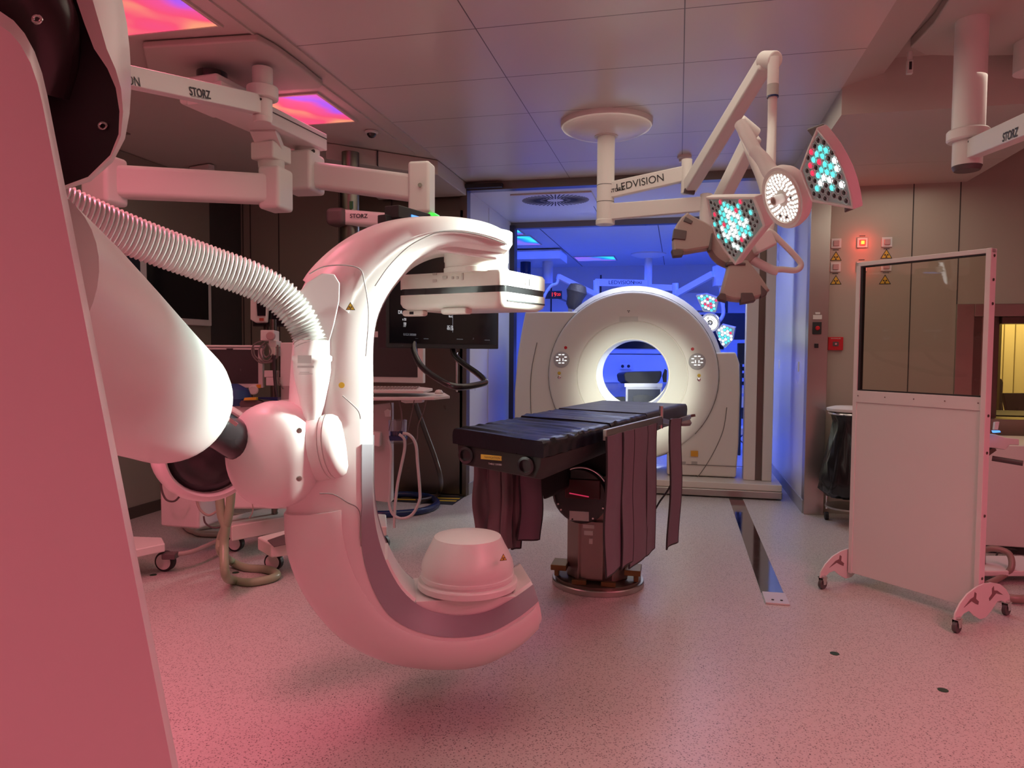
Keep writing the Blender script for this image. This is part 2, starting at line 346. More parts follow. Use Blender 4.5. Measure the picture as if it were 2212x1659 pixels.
# control room behind
struct('wall_control_room', MB().bb((2.0, 9.1, 0), (6, 9.2, 3.4)), m_yel)
cw = MB()
for x in (3.53, 3.64, 3.86, 4.2): cw.bb((x, 9.093, 0), (x+.008, 9.1, 3.2))
struct('trim_7', cw, mat('olive_seam', (.25, .2, .08), .6))
struct('trim_8', MB().bb((2.6, 8.5, 0), (3.28, 8.6, 3.2)), mat('olive_wall', (.10, .085, .03), .6))
# passage
struct('wall_passage_left', MB().bb((-2.19, 7.14, 0), (-2.09, 9.0, 3.1)).bb((-2.088, 7.86, 0), (-2.084, 7.866, 3.08)), m_passage)
struct('wall_passage_right', MB().bb((1.15, 7.2, 0), (1.25, 9.4, 3.1)), m_passage)
struct('baseboard_passage', MB().bb((1.142, 7.1, 0), (1.152, 9.4, .12)).bb((-2.092, 7.1, 0), (-2.08, 9.0, .12)), mat('grey_skirting', (.35, .35, .36), .4))
pc = MB().bb((-2.19, 7.14, 3.101), (1.25, 9.0, 3.16)); pc.bb((-.95, 8.1, 3.098), (-.945, 8.9, 3.1), 1)
struct('ceiling_passage', pc, [m_passage, seam_m])
struct('trim_9', MB().bb((-2.1, 8.96, 3.03), (1.2, 9.06, 3.16)), steel_d)
struct('trim_10', MB().bb((-2.10, 8.9, 0), (-2.03, 9.06, 3.06)), mat('black_frame', (.03, .03, .04), .3))
# next room
struct('wall_ward_left', MB().bb((-4.6, 9.06, 0), (-4.5, 14.6, 3.2)), m_blue)
struct('wall_ward_right', MB().bb((3.2, 9.2, 0), (3.3, 14.6, 3.2)), m_blue)
bk = MB().bb((-4.6, 14.5, 0), (3.3, 14.6, 3.2))
for x in (-2.55, -1.55, 1.3): bk.bb((x, 14.49, 0), (x+.03, 14.5, 3.0), 1)
struct('wall_ward_back', bk, [m_blue, seam_m])
struct('wall_ward_front', MB().bb((-4.6, 9.06, 0), (-2.1, 9.12, 3.2)).bb((1.25, 9.14, 0), (3.3, 9.2, 3.2)), m_blue)
wc = MB().bb((-4.6, 9.06, CH), (3.3, 14.6, CH+.06)); wc.bb((-1.9, 9.1, CH-.003), (-1.89, 14.4, CH), 1); wc.bb((-.3, 9.1, CH-.003), (-.29, 14.4, CH), 1)
struct('ceiling_ward', wc, [m_blue, seam_m])
wd = MB(); wd.bb((-1.35, 14.4, 2.28), (.55, 14.5, 2.62)); struct('trim_11', wd, m_passage)
ww = struct('window_2', MB().bb((-1.4, 14.44, 1.5), (.9, 14.5, 2.25)).bb((-1.4, 14.40, 1.44), (.9, 14.5, 1.5)), m_blue)
MB().bb((-1.34, 14.425, 1.54), (.84, 14.439, 2.2)).build('pane', screen, ww)
cs = MB(); cs.bb((-2.0, 14.25, .9), (1.2, 14.5, 1.42)); cs.bb((-2.0, 14.15, .88), (1.2, 14.5, .92), 0)
tag(cs.build('wall_duct', m_blue), 'pale wall duct with sockets along far wall seen through scanner bore', 'wall duct')
for i, (px_, lb) in enumerate(((1345, 'left'), (1358, 'right'))):
    p = aty(px_, 791, 14.2); so = MB().box(p, (.11, .03, .11)).cyl(p-Y_*.02, p-Y_*.025, .03, n=14, mi=1)
    tag(so.build('wall_socket', [m_passage, ink], bevel=.004), 'small square wall socket behind the bore, %s one of the pair' % lb, 'socket', 'sockets on the far wall duct')
# rail in the floor
rl = thing('floor_rail', 'brushed steel rail let into floor running toward scanner', 'floor rail', (.5925, 6, 0))
MB().bb((.525, 4.667, .0005), (.66, 7.6, .004)).build('rail_strip', mat('polished_rail', (.33, .33, .36), .08, 1), rl)
MB().bb((.53, 4.458, .0005), (.665, 4.66, .012)).build('end_plate', mat('satin_end_plate', (.66, .66, .64), .35, .3), rl, bevel=.002)
for x in (.575, .625): MB().cyl((x, 4.51, .012), (x, 4.51, .015), .008, n=10).build('screw', ink, rl)
# green floor dots
dg = mat('green_floor_dot', (.01, .06, .03), .4)
dots = [((1803, 1412), 'green floor dot in the open floor left of the lead screen feet'), ((2037, 1491), 'green floor dot nearest the right edge'),
        ((848, 1227), 'green floor dot inside the curve of the C-arm'), ((509, 1237), 'green floor dot inside the loop of green hose'),
        ((331, 1242), 'green floor dot under the leftmost caster'), ((532, 1158), 'green floor dot behind the white trolley wheel')]
for (a, b), lb in dots:
    p = atz(a, b, 0); tag(MB().cyl(p+Z_*.0005, p+Z_*.002, .022, n=20).build('floor_dot', dg), lb, 'floor marker', 'green floor dots')
# hazard stripes by the sliding door
hz = MB()
for i in range(2): hz.prism([(-3.35, 6.62+i*.115, .0012), (-2.12, 6.76+i*.115, .0012), (-2.12, 6.81+i*.115, .0012), (-3.35, 6.67+i*.115, .0012)], (0,0,.001), 1)
hz.bb((-3.4, 6.60, .0003), (-2.10, 7.02, .001), 0)
tag(hz.build('hazard_tape', [ink, yellow]), 'black and yellow hazard stripe tape on floor below sliding door', 'floor tape')
# sliding door leaf
dl = tag(MB().bb((-3.42, 7.02, .02), (-2.13, 7.07, 2.9)).build('door_1', steel_d, bevel=.003), kind='structure')
hb = MB(); hb.tube([(-2.17, 7.02, 1.47), (-2.17, 6.95, 1.46), (-2.17, 6.94, 1.40), (-2.17, 6.94, 1.12), (-2.17, 6.95, 1.08), (-2.17, 7.02, 1.07)], .013, n=10, res=4)
hb.build('door_handle', chrome, dl)
oc = MB().bb((-2.09, 6.96, 3.10), (-1.72, 7.03, 3.14)); tag(oc.build('door_operator', blackm), 'black door operator bar at top left of opening', 'door operator')
# light panels
def light_panel(name_label, x0, x1, y0, y1, z, mt, group):
    t = thing('light_panel', name_label, 'ceiling light', ((x0+x1)/2, (y0+y1)/2, z), group)
    MB().bb((x0, y0, z-.004), (x1, y1, z+.01)).build('diffuser', mt, t)
    fr = MB(); e = .018
    fr.bb((x0-e, y0-e, z-.009), (x0, y1+e, z+.01)); fr.bb((x1, y0-e, z-.009), (x1+e, y1+e, z+.01)); fr.bb((x0, y0-e, z-.009), (x1, y0, z+.01)); fr.bb((x0, y1, z-.009), (x1, y1+e, z+.01))
    fr.build('frame', m_paint, t)
light_panel('glowing pink to violet ceiling panel at the top edge, beside the near robot arm', -2.9, -2.35, 2.72, 3.38, CH, led_pink, 'coloured panels in left ceiling strip')
light_panel('glowing pink to violet ceiling panel behind the pendant column', -2.9, -2.34, 4.40, 4.98, CH, led_pink, 'coloured panels in left ceiling strip')
light_panel('coloured ceiling panel above the robot arm, outside the view', -2.9, -2.34, 1.35, 1.95, CH, led_pink, 'coloured panels in left ceiling strip')
light_panel('coloured ceiling panel over the near right floor', 2.5, 3.05, 2.3, 2.9, 3.33, led_pink, 'coloured panels in right ceiling tray')
light_panel('cyan ceiling panel in next room nearest the door frame', -2.75, -2.2, 9.65, 10.25, CH-.004, led_blue, 'cyan panels in next room')
light_panel('cyan and violet ceiling panel in next room, second from door frame', -2.75, -2.15, 10.40, 11.3, CH-.004, led_blue, 'cyan panels in next room')
light_panel('small cyan ceiling panel in next room beside the pendant', -2.75, -2.15, 12.9, 13.5, CH-.004, led_blue, 'cyan panels in next room')
light_panel('wide cyan to violet ceiling panel in next room above the lamp arm', -1.85, -1.15, 12.9, 13.5, CH-.004, led_blue, 'cyan panels in next room')
# air diffuser in passage
ad = thing('air_diffuser', 'square ceiling air diffuser with radial slots in passage', 'air vent', (-1.35, 7.65, 3.1))
MB().bb((-1.72, 7.33, 3.085), (-.88, 7.95, 3.1005)).build('plate', m_passage, ad, bevel=.004)
dv = MB(); cx_, cy_ = -1.30, 7.64
for k in range(48):
    a = 2*PI*k/48; r0 = .07 if k % 2 else .13
    u = V((math.cos(a)*1.25, math.sin(a), 0)); n_ = V((-math.sin(a), math.cos(a), 0))*.007
    p0, p1 = V((cx_, cy_, 3.083))+u*r0, V((cx_, cy_, 3.083))+u*.285
    dv.prism([p0-n_, p1-n_, p1+n_, p0+n_], (0, 0, .003))
dv.build('slots', blackm, ad)
# small ceiling fittings
def dome_cam(o, label, r=.04):
    t = thing('dome_camera', label, 'camera', o)
    MB().lathe([(r*1.25, 0), (r*1.25, -.012), (r*.9, -.018)], o, n=20).build('base', m_passage, t)
    MB().lathe([(r*.9, -.018), (r*.85, -.03), (r*.5, -.045), (r*.1, -.05)], o, n=20).build('lens_dome', blackg, t)
dome_cam(V((-2.33, 5.25, CH)), 'black dome camera on ceiling beyond the second pink panel')
sdp = aty(1418, 418, 6.4); sdp.z = CH
t = thing('smoke_detector', 'small white smoke detector on ceiling behind lamp column', 'detector', (.02, 6.45, CH))
MB().lathe([(.06, 0), (.06, -.02), (.045, -.025), (.045, -.05), (.02, -.055)], (.02, 6.45, CH), n=24).build('housing', white_m, t)
ac = tag(MB().bb((-4.6, 4.25, CH-.004), (-4.22, 4.93, CH+.006)).build('access_panel', mat('vent_panel', (.22, .17, .14), .6)), 'dark square access panel in ceiling at far left', 'ceiling panel')
ex = thing('ceiling_sensor', 'small wedge-shaped sensor light on left ceiling above the pendant arm', 'sensor', (-4.3, 5.93, CH))
MB().beam((-4.42, 5.93, CH-.03), (-4.16, 5.86, CH-.03), .07, .05).build('housing', white_m, ex, bevel=.01)
MB().beam((-4.45, 5.94, CH-.035), (-4.42, 5.93, CH-.035), .05, .03).build('lens', blackg, ex)
# ---- right-hand wall fittings
labels = {0: 'left', 1: 'middle', 2: 'right'}
cols_ = [1.385, 1.605, 1.81]
for r_, z in ((0, 2.49), (1, 2.275)):
    for c_ in range(3):
        lit = c_ == 1
        nm = '%s of the three in the %s row of wall signal lamps, %s' % (('left one', 'middle one', 'right one')[c_], ('upper', 'lower')[r_], 'glowing red' if lit else 'unlit')
        t = thing('signal_lamp', nm, 'signal lamp', (cols_[c_], 7.15, z), 'signal lamps on the wall')
        MB().box((cols_[c_], 7.142, z), (.088, .016, .088)).build('plate', m_passage, t, bevel=.004)
        MB().box((cols_[c_], 7.128, z), (.05, .014, .05)).build('lens', (g_redl if lit else mat('pink_lens', (.5, .3, .3), .3)), t, bevel=.004)
        if lit: MB().box((cols_[c_], 7.1195, z), (.028, .004, .03)).build('glow_core', g_warm if r_ == 0 else g_redl, t)
        l = bpy.data.lights.new('signal_glow', 'POINT'); l.color = (1, .05, .03); l.energy = 1.0 if r_ == 0 else .5; l.shadow_soft_size = .02
        if lit: lo = bpy.data.objects.new('signal_glow', l); C.objects.link(lo); lo.location = (cols_[c_], 7.07, z)
        MB().box((cols_[c_], 7.1485, z+(.062 if lit else -.058)), (.05, .002, .006)).build('caption', ink, t)
for x, z, lb in ((1.387, 2.375, 'upper left'), (1.81, 2.385, 'upper right'), (1.392, 2.158, 'lower left'), (1.805, 2.155, 'lower right')):
    tag(warn_tri('warning_sign', (x, 7.1495, z-.012), X_, Z_, .058), 'yellow radiation warning triangle, %s of the four on the wall' % lb, 'warning sign', 'radiation triangles under the signal lamps')
t = thing('fire_call_point', 'red square call point box on wall left of lead screen', 'call point', (1.4, 7.15, 1.575))
MB().bb((1.335, 7.12, 1.515), (1.465, 7.15, 1.637)).build('housing', redp, t, bevel=.005)
MB().box((1.4, 7.118, 1.573), (.05, .006, .04)).build('button_panel', darkpl, t); MB().cyl((1.4, 7.116, 1.573), (1.4, 7.108, 1.573), .01, n=12).build('button', chrome, t)
text('BRANDMELDER', (1.4, 7.119, 1.622), X_, Z_, .012, white_m, t)
t = thing('emergency_switch', 'black panel with round red emergency button on steel jamb', 'switch', (1.225, 7.05, 1.71))
MB().bb((1.187, 7.03, 1.66), (1.26, 7.05, 1.77)).build('plate', blackm, t, bevel=.003); MB().lathe([(.02, 0), (.02, .012), (.014, .018)], (1.225, 7.03, 1.715), (0,-1,0), 18).build('button', redp, t)
t = tag(MB().box((1.225, 7.045, 1.815), (.075, .008, .04)).box((1.225, 7.042, 1.85), (.04, .01, .018)).build('notice', white_m), 'small white notice above the red emergency button', 'notice')
tag(MB().box((1.222, 7.043, 1.555), (.035, .012, .04)).build('key_switch', blackg, bevel=.003), 'tiny black key switch below the red emergency button', 'switch')
for i, (a, b) in enumerate(((1683, 787), (1725, 792))):
    p = onpl(a, b, V((1.15,0,0)), X_); tag(MB().box(p, (.012, .05, .10)).build('door_contact', white_m, bevel=.004), ('far' if i == 0 else 'near')+' small white plate on passage side wall', 'wall plate', 'plates on passage wall')
# ================================================================== CT SCANNER in the passage
ct = thing('ct_scanner', 'cream ring-shaped scanner gantry on a steel plinth in the opening', 'scanner', (-.5, 8.2, 0))
YF = 7.92
pl = MB(); pl.bb((-2.0, 7.62, .012), (1.04, 8.75, .085)); pl.build('plinth', steel, ct, bevel=.01)
MB().bb((-1.95, 7.66, .085), (1.04, 8.72, .15)).build('plinth_top', cream, ct, bevel=.006)
cc = aty(1364, 812, YF); cx, cz = cc.x, cc.z
def xz(px, py, y=YF): p = aty(px, py, y); return p
# side covers: outline in the front plane
ZB = .16
def cover(pts, y0, y1, name, mt=cream):
    P_ = [V((p.x, y0, max(p.z, ZB))) for p in pts]; return MB().prism(P_, (0, y1-y0, 0)).build(name, mt, ct, bevel=.02, seg=3)
lp = [xz(a, b) for a, b in ((1133, 673), (1247, 673), (1260, 700), (1260, 1038), (1112, 1038), (1109, 960), (1110, 850), (1116, 770), (1124, 720))]
cover(lp, YF+.03, YF+.75, 'left_cover')
rp = [xz(a, b) for a, b in ((1490, 763), (1590, 761), (1598, 785), (1599, 850), (1596, 960), (1590, 1038), (1440, 1038), (1440, 900))]
cover(rp, YF+.03, YF+.75, 'right_cover')
# rear drum
p = MB(); R0 = (812-628)/F*8.0*1.0
def disc_ring(mb, prof, n=96, mi=0):
    rings = []
    for r, y in prof: rings.append([V((cx+r*math.cos(2*PI*i/n), y, cz+r*math.sin(2*PI*i/n))) for i in range(n)])
    return mb.loft(rings, False, False, mi)
s_ = 8.0/F
p.loft([[V((cx+r*math.cos(2*PI*i/96), y, max(cz+.02+r*math.sin(2*PI*i/96), ZB))) for i in range(96)] for r, y in ((.385, YF+.72), (.93, YF+.74), (.97, YF+.68), (.97, YF+.22), (.945, YF+.12), (.90, YF+.05))], False)
p.build('drum_shell', cream, ct, ang=50)
# front face ring: dished toward the bore
fr = MB(); rings = []
prof = [(.905, YF+.05), (.912, YF+.01), (.905, YF-.012), (.885, YF-.022), (.75, YF-.03), (.635, YF-.03), (.60, YF-.028), (.595, YF-.018), (.585, YF-.024), (.54, YF+.0), (.49, YF+.035), (.445, YF+.08), (.415, YF+.12), (.405, YF+.128), (.398, YF+.124)]
fr.loft([[V((cx+r*math.cos(2*PI*i/96), y, max(cz+r*math.sin(2*PI*i/96), ZB))) for i in range(96)] for r, y in prof], False)
fr.build('front_ring', cream, ct, ang=50)
br = MB(); disc_ring(br, [(.398, YF+.124), (.390, YF+.14), (.386, YF+.40), (.386, YF+.72)]); br.build('bore_liner', mat('bore_liner_white', (.75, .76, .74), .25), ct, ang=60)
# front seams
def arc(r, a0, a1, y, n=40): return [V((cx+r*math.cos(math.radians(a0+(a1-a0)*i/n)), y, cz+r*math.sin(math.radians(a0+(a1-a0)*i/n)))) for i in range(n+1)]
MB().tube([q for q in arc(.915, -42, 222, YF+.02)], .0045, n=6, res=1).build('seam_line', mat('seam_grey', (.18, .17, .15), .6), ct)
cv = [xz(a, b, YF+.026) for a, b in ((1570, 880), (1562, 930), (1540, 980), (1515, 1020), (1500, 1036))]
MB().tube(cv, .004, n=6, res=5).build('seam_line', MATS['seam_grey'], ct)
cv = [xz(a, b, YF+.026) for a, b in ((1160, 740), (1148, 800), (1146, 860), (1150, 920), (1163, 990), (1175, 1030))]
MB().tube(cv, .004, n=6, res=5).build('seam_line', MATS['seam_grey'], ct)
MB().bb((.1, YF+.02, .28), (.70, YF+.031, .284)).build('seam_line', MATS['seam_grey'], ct)
MB().bb((-1.75, YF+.02, .285), (-.9, YF+.031, .29)).build('seam_line', MATS['seam_grey'], ct)
# control pads
for px_ in (1213, 1506):
    o = xz(px_, 777 if px_ < 1300 else 781, YF-.03); cp = MB().lathe([(.088, 0), (.088, .006), (.08, .010)], o, (0,-1,0), 32).build('control_pad', mat('pad_grey', (.42, .42, .42), .4), ct)
    k = MB()
    for i in range(8):
        a = i*PI/4+PI/8; q = o+X_*(.05*math.cos(a))+Z_*(.05*math.sin(a)+.01)-Y_*.0105; k.box(q, (.026, .004, .010), (X_*abs(math.sin(a))+Z_*.3, Y_, Z_) if 0 else None)
    for dx in (-.018, .018): k.box(o+X_*dx-Y_*.0105, (.008, .004, .03))
    k.build('lit_keys', glow('pad_light', (1, 1, 1), 1.3), cp)
    q = xz(px_+(9 if px_ < 1300 else -10), 751 if px_ < 1300 else 754, YF-.03); MB().lathe([(.017, 0), (.017, .004)], q, (0,-1,0), 18).build('emergency_button', redp, ct)
    for j, mt_ in enumerate((yellow, chrome)):
        q = xz(px_-5 if px_ < 1300 else px_+4, (806 if px_ < 1300 else 811)+j*9, YF-.03); MB().lathe([(.018, 0), (.018, .004), (.012, .006)], q, (0,-1,0), 16).build('knob', mt_, ct)
warn_tri('warning_label', xz(1358, 672, YF-.027), X_, Z_, .045, ct)
MB().box(xz(1358, 689, YF-.028), (.20, .006, .055)).build('display_window', mat('display_pale', (.60, .59, .53), .3), ct, bevel=.015)
q = xz(1500, 980, YF+.02); MB().box(q, (.075, .012, .06)).build('orange_label', orange, ct)
for a in (1452, 1475, 1500):
    MB().box(xz(a, 1000, YF+.026), (.06 if a > 1460 else .03, .006, .03 if a > 1460 else .01)).build('rating_label', mat('label_grey', (.42, .41, .38), .5), ct)
# service panel seen under the table
sp_ = MB().bb((-1.30, YF-.02, .40), (-.62, YF+.03, .74)).build('lower_panel', cream, ct, bevel=.01)
for i, z in enumerate((.68, .57, .51)): MB().cyl((-.66, YF-.02, z), (-.66, YF-.035, z), .016 if i < 2 else .011, n=16).build('panel_lock', steel, ct)
# vertical support column at right end of plinth
colm = thing('support_column', 'tall beige and steel column standing on right end of scanner plinth', 'column', (.85, 8.0, .15))
xa, xb = aty(1611, 760, 7.9).x, aty(1672, 760, 7.9).x
MB().bb((xa, 7.88, .152), (xa+(xb-xa)*.42, 8.05, 3.02)).build('side_strip', cream, colm, bevel=.005)
MB().bb((xa+(xb-xa)*.40, 7.90, .152), (xa+(xb-xa)*.68, 8.05, 3.02)).build('steel_channel', steel_d, colm)
MB().bb((xa+(xb-xa)*.66, 7.86, .152), (xb, 8.05, 3.02)).build('side_strip', cream, colm, bevel=.005)
# cable chain / rolled drape behind left cover
dr = thing('monitor_in_drape', 'dark speckled hooded device on thin post behind scanner left cover', 'device', xz(1236, 672, 8.6))
a = xz(1228, 676, 8.9); b = xz(1233, 640, 8.9)
MB().beam(a-Z_*.9, b, .05, .05).build('post', white_m, dr)
MB().lathe([(.05, 0), (.09, .05), (.10, .14), (.13, .22), (.10, .30), (.04, .32)], xz(1236, 668, 8.85), (.25, 0, 1), 14).build('hood', mat('speckled_hood', (.06, .06, .09), .5, nscale=40, bump=1), dr)
# ================================================================== OPERATING TABLE
tb = thing('operating_table', 'black padded operating table on steel pedestal before the scanner', 'table', (-.485, 4.6, 0))
ZT = 1.10
TO = [atz(978, 925, ZT), atz(1174, 952, ZT), atz(1484, 876, ZT), atz(1300, 868, ZT)]   # near-left, near-right, far-right, far-left
ta = ((TO[3]-TO[0])+(TO[2]-TO[1])).normalized(); tc_ = (TO[0]+TO[1]+TO[2]+TO[3])/4; tx = ta.cross(Z_)
TL = (((TO[3]-TO[0])+(TO[2]-TO[1]))/2).length; TW = (((TO[1]-TO[0]).dot(tx))+((TO[2]-TO[3]).dot(tx)))/2
def tp(u, v_, z):
    a = TO[0].lerp(TO[3], (v_+1)/2); b = TO[1].lerp(TO[2], (v_+1)/2); q = a+(b-a)*((u+1)/2); return V((q.x, q.y, z))
mt_b = MB(); nu, nv = 24, 110
def cush(v0, v1, h, wr, th):
    mb = MB(); rings = []
    for j in range(nv+1):
        t = j/nv; v_ = v0+(v1-v0)*t; e = min(1, min(t, 1-t)*22); e = 1-(1-e)**3*.0
        top = ZT+h-(1-e)*.014; ring = []
        wv = wr*(math.sin(v_*47+.6*math.sin(v_*13)) + .6*math.sin(v_*83+1.3)+.8*math.sin(v_*19))*.0019
        prof = [(-1, -th), (-1.01, -th*.5), (-1, -.015), (-.97, 0)] + [(-.97+1.94*i/12, 0) for i in range(1, 12)] + [(.97, 0), (1, -.015), (1.01, -th*.5), (1, -th)]
        for u, dz in prof:
            w2 = wv*(1 if dz > -.01 else .15)*(1+.6*math.sin(u*2.3+v_*9))+wr*.0022*math.sin(u*3+v_*60)
            ring.append(tp(u*(1-(1-e)*.015), v_, top+dz)+Z_*w2+tx*(wr*.0008*math.sin(v_*70)*(1 if u > .9 else -1 if u < -.9 else 0)))
        rings.append(ring)
    mb.loft(rings); return mb
cush(-1.0, -.30, -.002, 1, .075).build('mattress_foot', vinyl, tb, ang=60)
cush(-.30, .22, .006, .8, .08).build('mattress_middle', vinyl, tb, ang=60)
cush(.22, 1.0, .012, .08, .085).build('mattress_head', mat('smooth_black_vinyl', (.03, .03, .036), .38), tb, ang=60)
tt = MB()
sec = lambda v_, w_, z0, z1: [tp(-w_, v_, z1), tp(-w_*.97, v_, (z0+z1)/2), tp(-w_*.86, v_, z0), tp(w_*.86, v_, z0), tp(w_*.97, v_, (z0+z1)/2), tp(w_, v_, z1)]
tt.loft([sec(-.985, .93, ZT-.18, ZT-.078), sec(-.94, .99, ZT-.19, ZT-.078), sec(.25, .99, ZT-.15, ZT-.075), sec(.97, .92, ZT-.12, ZT-.07)])
tt.build('tabletop', mat('carbon_black', (.02, .019, .018), .5), tb, bevel=.006)
for u in (-.66, .66):
    q = tp(u, -.99, ZT-.125); MB().lathe([(.042, 0), (.042, .02), (.030, .022), (.030, .006)], q, -ta, 24).build('end_roller', blackg, tb)
q = tp(0, -.993, ZT-.115); lb_ = MB().box(q, (.16, .006, .022), (tx, ta, Z_)).build('yellow_label', yellow, tb)
text('NAVIGATION 1078', q-ta*.003, tx, Z_, .014, ink, lb_, 'label_text'); text('TABLE 320080', tp(0, -.997, ZT-.145), tx, Z_, .012, white_m, tb)
# side rail and curtain rail
for u in (-1.06, 1.06): MB().beam(tp(u, .15, ZT-.085), tp(u, 1.02, ZT-.085), .012, .03).build('side_rail', steel, tb, bevel=.002)
# pedestal
BX, BY = -.485, 4.62
pd = MB(); pd.lathe([(.295, .002), (.295, .03), (.29, .036), (.285, .036)], (BX, BY, 0), n=64); pd.build('base_ring', steel, tb)
MB().lathe([(.275, .036), (.275, .052), (.268, .056)], (BX, BY, 0), n=64).build('base_plate', mat('bronzed_plate', (.16, .13, .10), .3, .8), tb)
hexp = lambda r, z: [V((BX+r*math.cos(a), BY+r*math.sin(a)*.92, z)) for a in [math.radians(q) for q in (-122, -58, -20, 20, 58, 122, 160, 200)]]
MB().loft([hexp(.205, .056), hexp(.205, .52)]).build('pedestal_lower', mat('bronzed_steel', (.30, .22, .20), .32, .7), tb, bevel=.006)
MB().loft([hexp(.19, .52), hexp(.19, .72)]).build('pedestal_upper', MATS['bronzed_steel'], tb, bevel=.006)
fp = V((BX, BY-.178, 0)); 
MB().bb((BX-.085, BY-.20, .08), (BX+.05, BY-.17, .44)).build('front_panel', mat('pedestal_panel', (.34, .26, .24), .35, .5), tb, bevel=.002)
for dx, z0, w_, h_ in ((-.04, .41, .07, .022), (-.04, .37, .055, .028), (-.025, .32, .022, .035)):
    MB().bb((BX+dx-w_/2, BY-.2025, z0-h_/2), (BX+dx+w_/2, BY-.20, z0+h_/2)).build('sticker', white_m, tb)
for sx in (-1, 1):
    mb = MB().box((BX+sx*.23, BY-.10, .13), (.10, .16, .035)).box((BX+sx*.25, BY-.10, .095), (.03, .05, .07)); mb.build('floor_bracket', mat('brass_bronze', (.20, .12, .05), .35, .9), tb, bevel=.004)
for sx in (-1, 1): MB().box((BX+sx*.09, BY-.235, .07), (.09, .03, .03)).build('clamp_block', MATS['brass_bronze'], tb, bevel=.003)
# rounded black joint housing at top of the pedestal
jo = V((BX-.085, BY-.17, .60)); jx = X_
pr = []
for i in range(28):
    a = 2*PI*i/28; r = .165*(1+.14*max(0, math.cos(a-2.6))**2); pr.append(V((jo.x+r*math.cos(a), jo.y-.06, jo.z+r*1.05*math.sin(a))))
hs = MB().prism(pr, (0, .30, 0)).build('joint_housing', blackg, tb, bevel=.02, seg=3)
MB().bb((jo.x-.10, jo.y-.075, jo.z-.01), (jo.x+.12, jo.y-.061, jo.z+.11)).build('tinted_cover', mat('dark_red_acrylic', (.08, .01, .015), .08), hs, bevel=.01)
MB().cyl((jo.x-.07, jo.y-.078, jo.z+.022), (jo.x+.05, jo.y-.078, jo.z+.005), .0035, n=8).build('red_indicator', glow('indicator_red', (1, .05, .15), .55), hs)
MB().bb((jo.x-.07, jo.y-.068, jo.z-.148), (jo.x+.05, jo.y-.061, jo.z-.09)).build('type_plate', white_m, hs)
MB().tube([V((jo.x+.178*math.cos(a), jo.y-.07, jo.z+.185*math.sin(a))) for a in [math.radians(q) for q in range(35, 146, 10)]], .008, n=8, res=2).build('guard_rim', chrome, hs)
for a in (200, 215, 250, 300, 335): MB().cyl((jo.x+.15*math.cos(math.radians(a)), jo.y-.062, jo.z+.15*math.sin(math.radians(a))), (jo.x+.15*math.cos(math.radians(a)), jo.y-.068, jo.z+.15*math.sin(math.radians(a))), .006, n=8).build('screw', chrome, hs)
MB().bb((BX-.24, BY-.14, .72), (BX+.26, BY+.16, .94)).build('head_block', blackm, tb, bevel=.02)
mb = MB(); mb.prism([tp(-.55, -.35, .93), tp(-.2, -.25, .93), tp(-.25, -.2, .66), tp(-.4, -.32, .62)], ta*.18); mb.build('tilt_strut', blackm, tb, bevel=.01)
MB().lathe([(.055, 0), (.06, .06), (.05, .13)], (BX-.17, BY+.05, .70), n=20).build('motor_cover', blackm, tb)
# lead curtain hanging from left side and from the rail on the right
def strip(lb, tops, zb, mt_, group=None, wave=.012, ph=0, edge=True, parent=None, nrm=None):
    """a hanging strip of lead rubber: tops = two top corners, zb = bottom height"""
    a, b = tops; w_ = (b-a).normalized(); n = w_.cross(Z_); nu_, nv_ = 10, 18; rings = []
    for j in range(nv_+1):
        t = j/nv_; row = []
        for i in range(nu_+1):
            s = i/nu_; z = a.z+(b.z-a.z)*s; q = a.lerp(b, s)
            sway = wave*math.sin(t*7+ph)*t**.3+wave*.9*math.sin(s*5+ph*2)
            x2 = w_*(.012*math.sin(t*8+ph*1.7)*t)
            zz = z+(zb-z)*t; q = V((q.x, q.y, zz))+n*sway+x2; row.append(q)
        rings.append(row)
    mb = MB(); vs = []; fs = []
    front = [q for r in rings for q in r]; back = [q+n*.006 for q in front]; W_ = nu_+1
    vs = front+back; o = len(front)
    for j in range(nv_):
        for i in range(nu_):
            k = j*W_+i; fs.append((k, k+1, k+W_+1, k+W_)); fs.append((o+k, o+k+W_, o+k+W_+1, o+k+1))
    for j in range(nv_):
        for i in (0, nu_): k = j*W_+i; fs.append((k, k+W_, o+k+W_, o+k))
    for i in range(nu_):
        for j in (0, nv_): k = j*W_+i; fs.append((k, k+1, o+k+1, o+k))
    mb.add(vs, fs); ob = mb.build('lead_strip', mt_, parent, ang=70)
    if edge:
        e = MB(); path = [rings[j][0] for j in range(nv_+1)]+[q for q in rings[nv_]][1:]+[rings[j][nu_] for j in range(nv_-1, -1, -1)]
        e.tube([q+n*.003 for q in path], .0055, n=6, res=1); e.build('black_piping', blackm, ob)
    return ob
cu = thing('lead_curtain', 'dark mauve lead rubber curtain hanging from steel rail on table right side', 'curtain', tp(1.1, .2, .96))
def onrail(px, py): return onpl(px, py, CR0, CN)
CR0 = tp(1.22, 0, 0); CN = tx
r0, r1 = onpl(1306, 940, CR0, CN), onpl(1428, 908, CR0, CN)
MB().beam(r0, r1, .02, .055).build('curtain_rail', steel, cu, bevel=.003)
MB().cyl(r1-Z_*.05, r1+Z_*.09, .013, n=12).build('rail_clamp', chrome, cu)
MB().beam(r1, tp(1.06, .6, ZT-.085), .02, .03).build('rail_bracket', steel, cu)
def rail_z(px, py): return onpl(px, py, CR0-tx*.0, CN)
specs = [(1304, 1341, 1231, 0), (1339, 1362, 1216, 1.3), (1360, 1394, 1209, 2.2), (1392, 1414, 1190, 3.4)]
